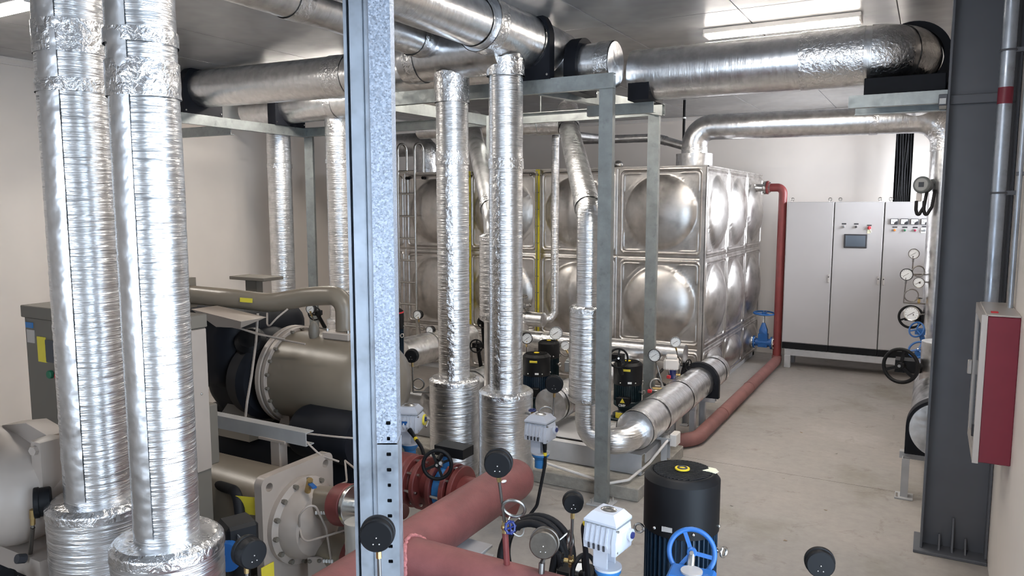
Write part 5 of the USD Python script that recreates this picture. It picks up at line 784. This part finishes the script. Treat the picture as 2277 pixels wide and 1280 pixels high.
ch.part('oil_separator', lathe([(0.0, -0.02), (0.282, 0.0), (0.295, 0.02), (0.295, 0.62), (0.285, 0.70), (0.24, 0.77), (0.12, 0.82), (0.0, 0.835)], (-3.66, 3.60, 1.03), (1, 0, 0), 64), 'beige_d'); rg = ch.part('separator_flange', cat(cyl((-3.705, 3.6, 1.03), (-3.665, 3.6, 1.03), 0.325, 56, bev=0.004), cyl((-3.66, 3.6, 1.03), (-3.625, 3.6, 1.03), 0.318, 56, bev=0.004)), 'beige')
for m_ in bolt_ring((-3.62, 3.6, 1.03), (1, 0, 0), 0.306, 22, 0.011, 0.03): ch.part('flange_bolt', m_, 'beige_h', parent=rg)
ch.part('separator_foot', hull([(-3.66, 3.36, 0.62), (-3.50, 3.36, 0.62), (-3.66, 3.8, 0.62), (-3.50, 3.8, 0.62), (-3.62, 3.42, 0.80), (-3.56, 3.42, 0.80), (-3.62, 3.75, 0.8)]), 'beige')
sp_ = ch.part('suction_pipe', tube([(-4.33, 3.28, 1.56), (-4.0, 3.36, 1.545), (-3.74, 3.47, 1.515), (-3.50, 3.58, 1.565), (-3.225, 3.60, 1.585), (-3.225, 3.60, 1.36)], 0.062, 28, R=[0.5, 0.5, 0.5, 0.3, 0.13]), 'beige_d'); ch.part('pipe_block', hull([(-4.44 + x, 3.24 + y, z) for x in (0, 0.14) for y in (-0.06, 0.10) for z in (1.47, 1.67)]), 'beige_d', parent=sp_); ch.part('pipe_flange', cat(box((-3.225, 3.60, 1.335), (0.22, 0.20, 0.045), bev=0.006), box((-3.225, 3.60, 1.288), (0.19, 0.17, 0.04), bev=0.004)), 'beige', parent=sp_); ch.part('pipe_sticker', bar((-3.875, 3.335, 1.545), (-3.795, 3.365, 1.54), 0.002, 0.028), 'tag', 'yellow and white sticker', parent=sp_)
for dx in (-0.085, 0.085):
    for dy in (-0.075, 0.075): ch.part('bolt', cyl((-3.225 + dx, 3.6 + dy, 1.25), (-3.225 + dx, 3.6 + dy, 1.375), 0.009, 6), 'steel_bright', parent=sp_)
ch.part('top_bracket', cat(span(-4.70, -4.33, 3.95, 4.15, 1.585, 1.61, 0.003), span(-4.58, -4.46, 4.0, 4.06, 1.44, 1.585)), 'beige_h'); ch.part('canopy', hull([(-4.05, 3.1, 1.50), (-3.60, 3.1, 1.455), (-4.05, 3.3, 1.50), (-3.60, 3.3, 1.455), (-3.85, 3.12, 1.40), (-3.63, 3.12, 1.41)]), 'beige')
ch.part('valve_stub', cat(ball((-3.42, 3.52, 1.345), (0.035, 0.035, 0.07), 2), cyl((-3.42, 3.52, 1.2), (-3.42, 3.52, 1.33), 0.02, 12)), 'beige_h')
for k, P in enumerate(([(-3.70, 3.32, 1.47), (-3.68, 3.28, 1.30), (-3.62, 3.18, 1.10), (-3.60, 3.12, 0.95), (-3.60, 3.10, 0.84)], [(-3.66, 3.36, 1.47), (-3.60, 3.30, 1.38), (-3.54, 3.32, 1.45), (-3.52, 3.40, 1.50)], [(-3.86, 3.14, 1.42), (-3.70, 3.2, 1.385), (-3.5, 3.3, 1.325), (-3.3, 3.32, 1.31)], [(-3.84, 3.12, 1.44), (-3.6, 3.22, 1.36), (-3.45, 3.3, 1.33)])): ch.part('cable', tube(P, 0.008 if k == 0 else 0.006, 8, R=0.12), 'beige')
ch.part('rail', channel((-3.95, 2.90, 0.90), (-2.87, 2.90, 0.90), 0.075, 0.06, 0.006, (0, 1, 0)), 'greyrail'); ch.part('rail_post', cat(span(-3.14, -3.07, 2.87, 2.93, 0.55, 0.86, 0.003), span(-3.22, -3.02, 2.86, 2.94, 0.855, 0.868)), 'beige'); ch.part('lagged_shell', lathe([(0.0, -0.02), (0.26, 0.0), (0.29, 0.05), (0.29, 1.52), (0.26, 1.6), (0.0, 1.62)], (-4.6, 3.62, 0.42), (1, 0, 0), 48), 'lagging'); ch.part('lagged_drum', lathe([(0.0, 0), (0.15, 0.0), (0.16, 0.03), (0.16, 0.42), (0.15, 0.45), (0, 0.45)], (-3.3, 3.3, 0.78), (1, 0, 0), 36), 'lagging')
ch.part('condenser_shell', cyl((-4.75, 2.74, 0.52), (-2.82, 2.74, 0.52), 0.235, 64), 'beige_d'); W = sbox(2.485, 0.10, 2.985, 0.82).buffer(-0.04).buffer(0.04)
for y, z in ((2.535, 0.765), (2.93, 0.765), (2.535, 0.16), (2.93, 0.16)): W = W.difference(Point(y, z).buffer(0.022))
sh = ch.part('tube_sheet', prism(W, (-2.84, 0, 0), (0, 1, 0), (0, 0, 1), 0.05), 'beige')
wb = ch.part('water_box', lathe([(0.225, 0), (0.225, 0.03), (0.195, 0.045), (0.185, 0.09), (0.16, 0.13), (0.10, 0.155), (0.0, 0.16)], (-2.79, 2.735, 0.53), (1, 0, 0), 56), 'beige')
for m_ in bolt_ring((-2.755, 2.735, 0.53), (1, 0, 0), 0.21, 14, 0.013, 0.04): ch.part('bolt', m_, 'beige_h', parent=wb)
n1 = ch.part('nozzle', cat(cyl((-2.72, 2.77, 0.62), (-2.50, 2.745, 0.66), 0.085, 36)), 'beige_d'); ch.part('red_coupling', cyl((-2.525, 2.748, 0.655), (-2.43, 2.737, 0.672), 0.105, 36, bev=0.006), 'red_dk', 'red grooved coupling', parent=n1); ch.part('steel_flange', cyl((-2.42, 2.735, 0.672), (-2.395, 2.732, 0.676), 0.108, 40, bev=0.003), 'steel_bright', parent=n1); ch.part('steel_spool', cyl((-2.40, 2.733, 0.676), (-2.08, 2.69, 0.73), 0.035, 24), 'steel_bright', parent=n1)
n2 = ch.part('nozzle', cyl((-2.72, 2.80, 0.36), (-2.45, 2.78, 0.38), 0.095, 36), 'beige_d'); ch.part('red_coupling', cyl((-2.47, 2.782, 0.379), (-2.30, 2.77, 0.39), 0.115, 36, bev=0.006), 'red_dk', 'red grooved coupling', parent=n2)
for n_, c_ in ((n1, V(-2.585, 2.672, 0.62)), (n2, V(-2.56, 2.69, 0.365))):
    for k in range(4): ch.part('stencil_mark', box(c_ + V(0.018 * k - 0.03, -0.0, 0.004 * k), (0.011, 0.012, 0.017), bev=0.002), 'paper', parent=n_)
ch.part('access_plate', box((-2.62, 2.70, 0.30), (0.14, 0.02, 0.15), rz=0.4, bev=0.004), 'beige')
for dx, dz in ((-0.05, 0.055), (0.05, 0.055), (-0.05, -0.055), (0.05, -0.055), (0, 0.06), (0, -0.06)): ch.part('plate_bolt', ball((-2.62 + dx * 0.92, 2.687 + dx * 0.40, 0.30 + dz), (0.011, 0.011, 0.011), 1), 'beige_h')
ch.part('drain_valve', cat(cyl((-2.70, 2.70, 0.70), (-2.66, 2.68, 0.78), 0.016, 10)), 'brass'); ch.part('drain_lever', bar((-2.66, 2.68, 0.76), (-2.61, 2.66, 0.755), 0.022, 0.01), 'blue', 'blue lever'); ch.part('yellow_tag', place(box((0, 0, 0), (0.13, 0.002, 0.10)), V(-2.91, 2.50, 0.66), unit(V(1, 0.2, 0.05)), unit(V(-0.2, 1, 0.2)), V(0, -0.2, 1)), 'tag', 'yellow tag on the shell'); ch.part('yellow_tag', box((-2.66, 2.73, 0.672), (0.006, 0.055, 0.035), rx=0.5), 'tag', 'yellow sticker on the water box'); ch.part('yellow_tag', box((-2.785, 2.50, 0.335), (0.004, 0.08, 0.09)), 'tag', 'yellow tag on the tube sheet')
for P in ([(-2.76, 3.05, 0.75), (-2.66, 2.95, 0.68), (-2.57, 2.79, 0.735)], [(-2.76, 3.05, 0.75), (-2.60, 2.98, 0.735), (-2.38, 2.90, 0.745)], [(-2.66, 2.60, 0.56), (-2.62, 2.56, 0.66), (-2.58, 2.62, 0.70), (-2.56, 2.68, 0.55), (-2.54, 2.70, 0.30), (-2.55, 2.72, 0.0)], [(-2.66, 2.60, 0.56), (-2.62, 2.58, 0.50), (-2.52, 2.66, 0.53), (-2.42, 2.70, 0.57)], [(-2.95, 2.90, 0.92), (-2.70, 2.92, 0.93), (-2.52, 2.97, 0.93)], [(-2.90, 2.88, 0.90), (-2.80, 2.90, 0.82), (-2.76, 3.0, 0.76)]): ch.part('cable', tube(P, 0.0055, 8, R=0.06), 'beige')
for x in (-4.4, -3.1):
    for y in (2.6, 3.6): ch.part('skid_foot', span(x - 0.1, x + 0.1, y - 0.1, y + 0.1, 0, 0.22, 0.005), 'beige_h')
ch.part('side_pipe', tube([(-4.3, 3.0, 0.93), (-3.95, 3.02, 0.98), (-3.86, 3.02, 0.98), (-3.84, 3.02, 0.86)], 0.016, 12, R=0.05), 'beige'); ch.part('hose_loop', tube([(-3.3, 2.62, 0.66), (-2.98, 2.5, 0.72), (-2.93, 2.47, 0.60), (-2.95, 2.46, 0.45), (-3.1, 2.5, 0.3)], 0.026, 14, R=0.1), 'rubber')
wp = Thing('wrapped_pipe', 'pale cloth-wrapped upright pipe left of the strut post foot', 'pipe', loc=(-2.33, 2.66, 0)); wp.part('wrap', foil_mesh([(-2.33, 2.66, 0.0), (-2.34, 2.66, 0.60), (-2.34, 2.66, 0.64)], 0.062, 0.006, 61, 36, step=0.014, mode='crumple'), 'sack')
wp2 = Thing('wrapped_bundle', 'crumpled plastic wrapping showing at the right of the strut post foot', 'wrapping', loc=(-1.72, 2.0, 0.5)); wp2.part('wrap', foil_mesh([(-1.80, 2.42, 0.0), (-1.80, 2.42, 0.55)], 0.05, 0.010, 62, 36, step=0.012, mode='crumple'), 'sack')
# second chiller, cut by the left edge
c2h = Thing('chiller_compressor', 'beige machine casing with a bolted cover at the left edge of the picture', 'compressor', loc=(-3.12, 1.6, 0.5))
c2h.part('casing', blob([(-3.14, 1.55, 1.0), (-3.10, 1.72, 1.03), (-3.3, 1.6, 1.05)], 0.195), 'beige'); cv = c2h.part('cover_plate', cat(cyl((-3.22, 1.42, 1.205), (-3.20, 1.32, 1.20), 0.12, 40, bev=0.005)), 'beige')
for q in (0.2, 1.0, 2.0, 3.0, 4.2, 5.3): c2h.part('cover_bolt', cyl((-3.20 + 0.098 * math.cos(q), 1.335, 1.20 + 0.098 * math.sin(q)), (-3.195 + 0.098 * math.cos(q), 1.305, 1.20 + 0.098 * math.sin(q)), 0.012, 12), 'beige', parent=cv)
c2h.part('lug', hull([(-2.965 + x, 1.60 + y, z) for x in (-0.035, 0.03) for y in (-0.05, 0.05) for z in (1.05, 1.245)] + [(-2.965, 1.6, 1.262)]), 'beige'); c2h.part('lug_arm', hull([(x, y, z) for x, z0, z1 in ((-2.97, 1.20, 1.255), (-3.12, 1.22, 1.285), (-3.30, 1.20, 1.25)) for y in (1.60, 1.68) for z in (z0, z1)]), 'beige'); c2h.part('lug_bolt', cyl((-2.965, 1.553, 1.215), (-2.96, 1.532, 1.215), 0.018, 6), 'beige'); c2h.part('top_plug', cat(cyl((-3.24, 1.44, 1.31), (-3.24, 1.44, 1.36), 0.035, 14), cyl((-3.24, 1.44, 1.36), (-3.24, 1.44, 1.43), 0.018, 6)), 'beige'); c2h.part('base_flange', hull([(-3.4 + x, 1.5 + y, z) for x in (0, 0.5) for y in (0, 0.3) for z in (0.72, 0.80)]), 'beige'); c2h.part('base_bolt', cyl((-2.98, 1.49, 0.80), (-2.98, 1.46, 0.81), 0.018, 10), 'print_dk'); c2h.part('frame', span(-3.7, -2.9, 1.5, 1.9, 0.0, 0.72, 0.01), 'lagging'); c2h.part('outlet', cyl((-3.02, 1.46, 0.72), (-2.95, 1.36, 0.70), 0.026, 16), 'beige'); c2h.part('valve_knob', cat(lathe([(0.0, 0), (0.035, 0.006), (0.04, 0.02), (0.035, 0.035), (0, 0.04)], (-2.93, 1.40, 0.76), (0.3, -0.5, 0.8), 20)), 'black')
vb = Thing('valve_gear', 'black gear unit with a blue ring at the right of the front valve jacket', 'valve', loc=(-2.18, 1.85, 0.7)); vb.part('gearbox', box((-2.27, 1.90, 0.875), (0.13, 0.12, 0.15), rz=-0.4, bev=0.012), 'black'); vb.part('ring', cyl((-2.235, 1.83, 0.85), (-2.22, 1.80, 0.85), 0.055, 24), 'blue'); vb.part('label', box((-2.22, 1.855, 0.91), (0.06, 0.004, 0.02), rz=-0.4), 'grey'); vb.part('neck', cyl((-2.27, 1.90, 0.0), (-2.27, 1.90, 0.81), 0.04, 16), 'black')
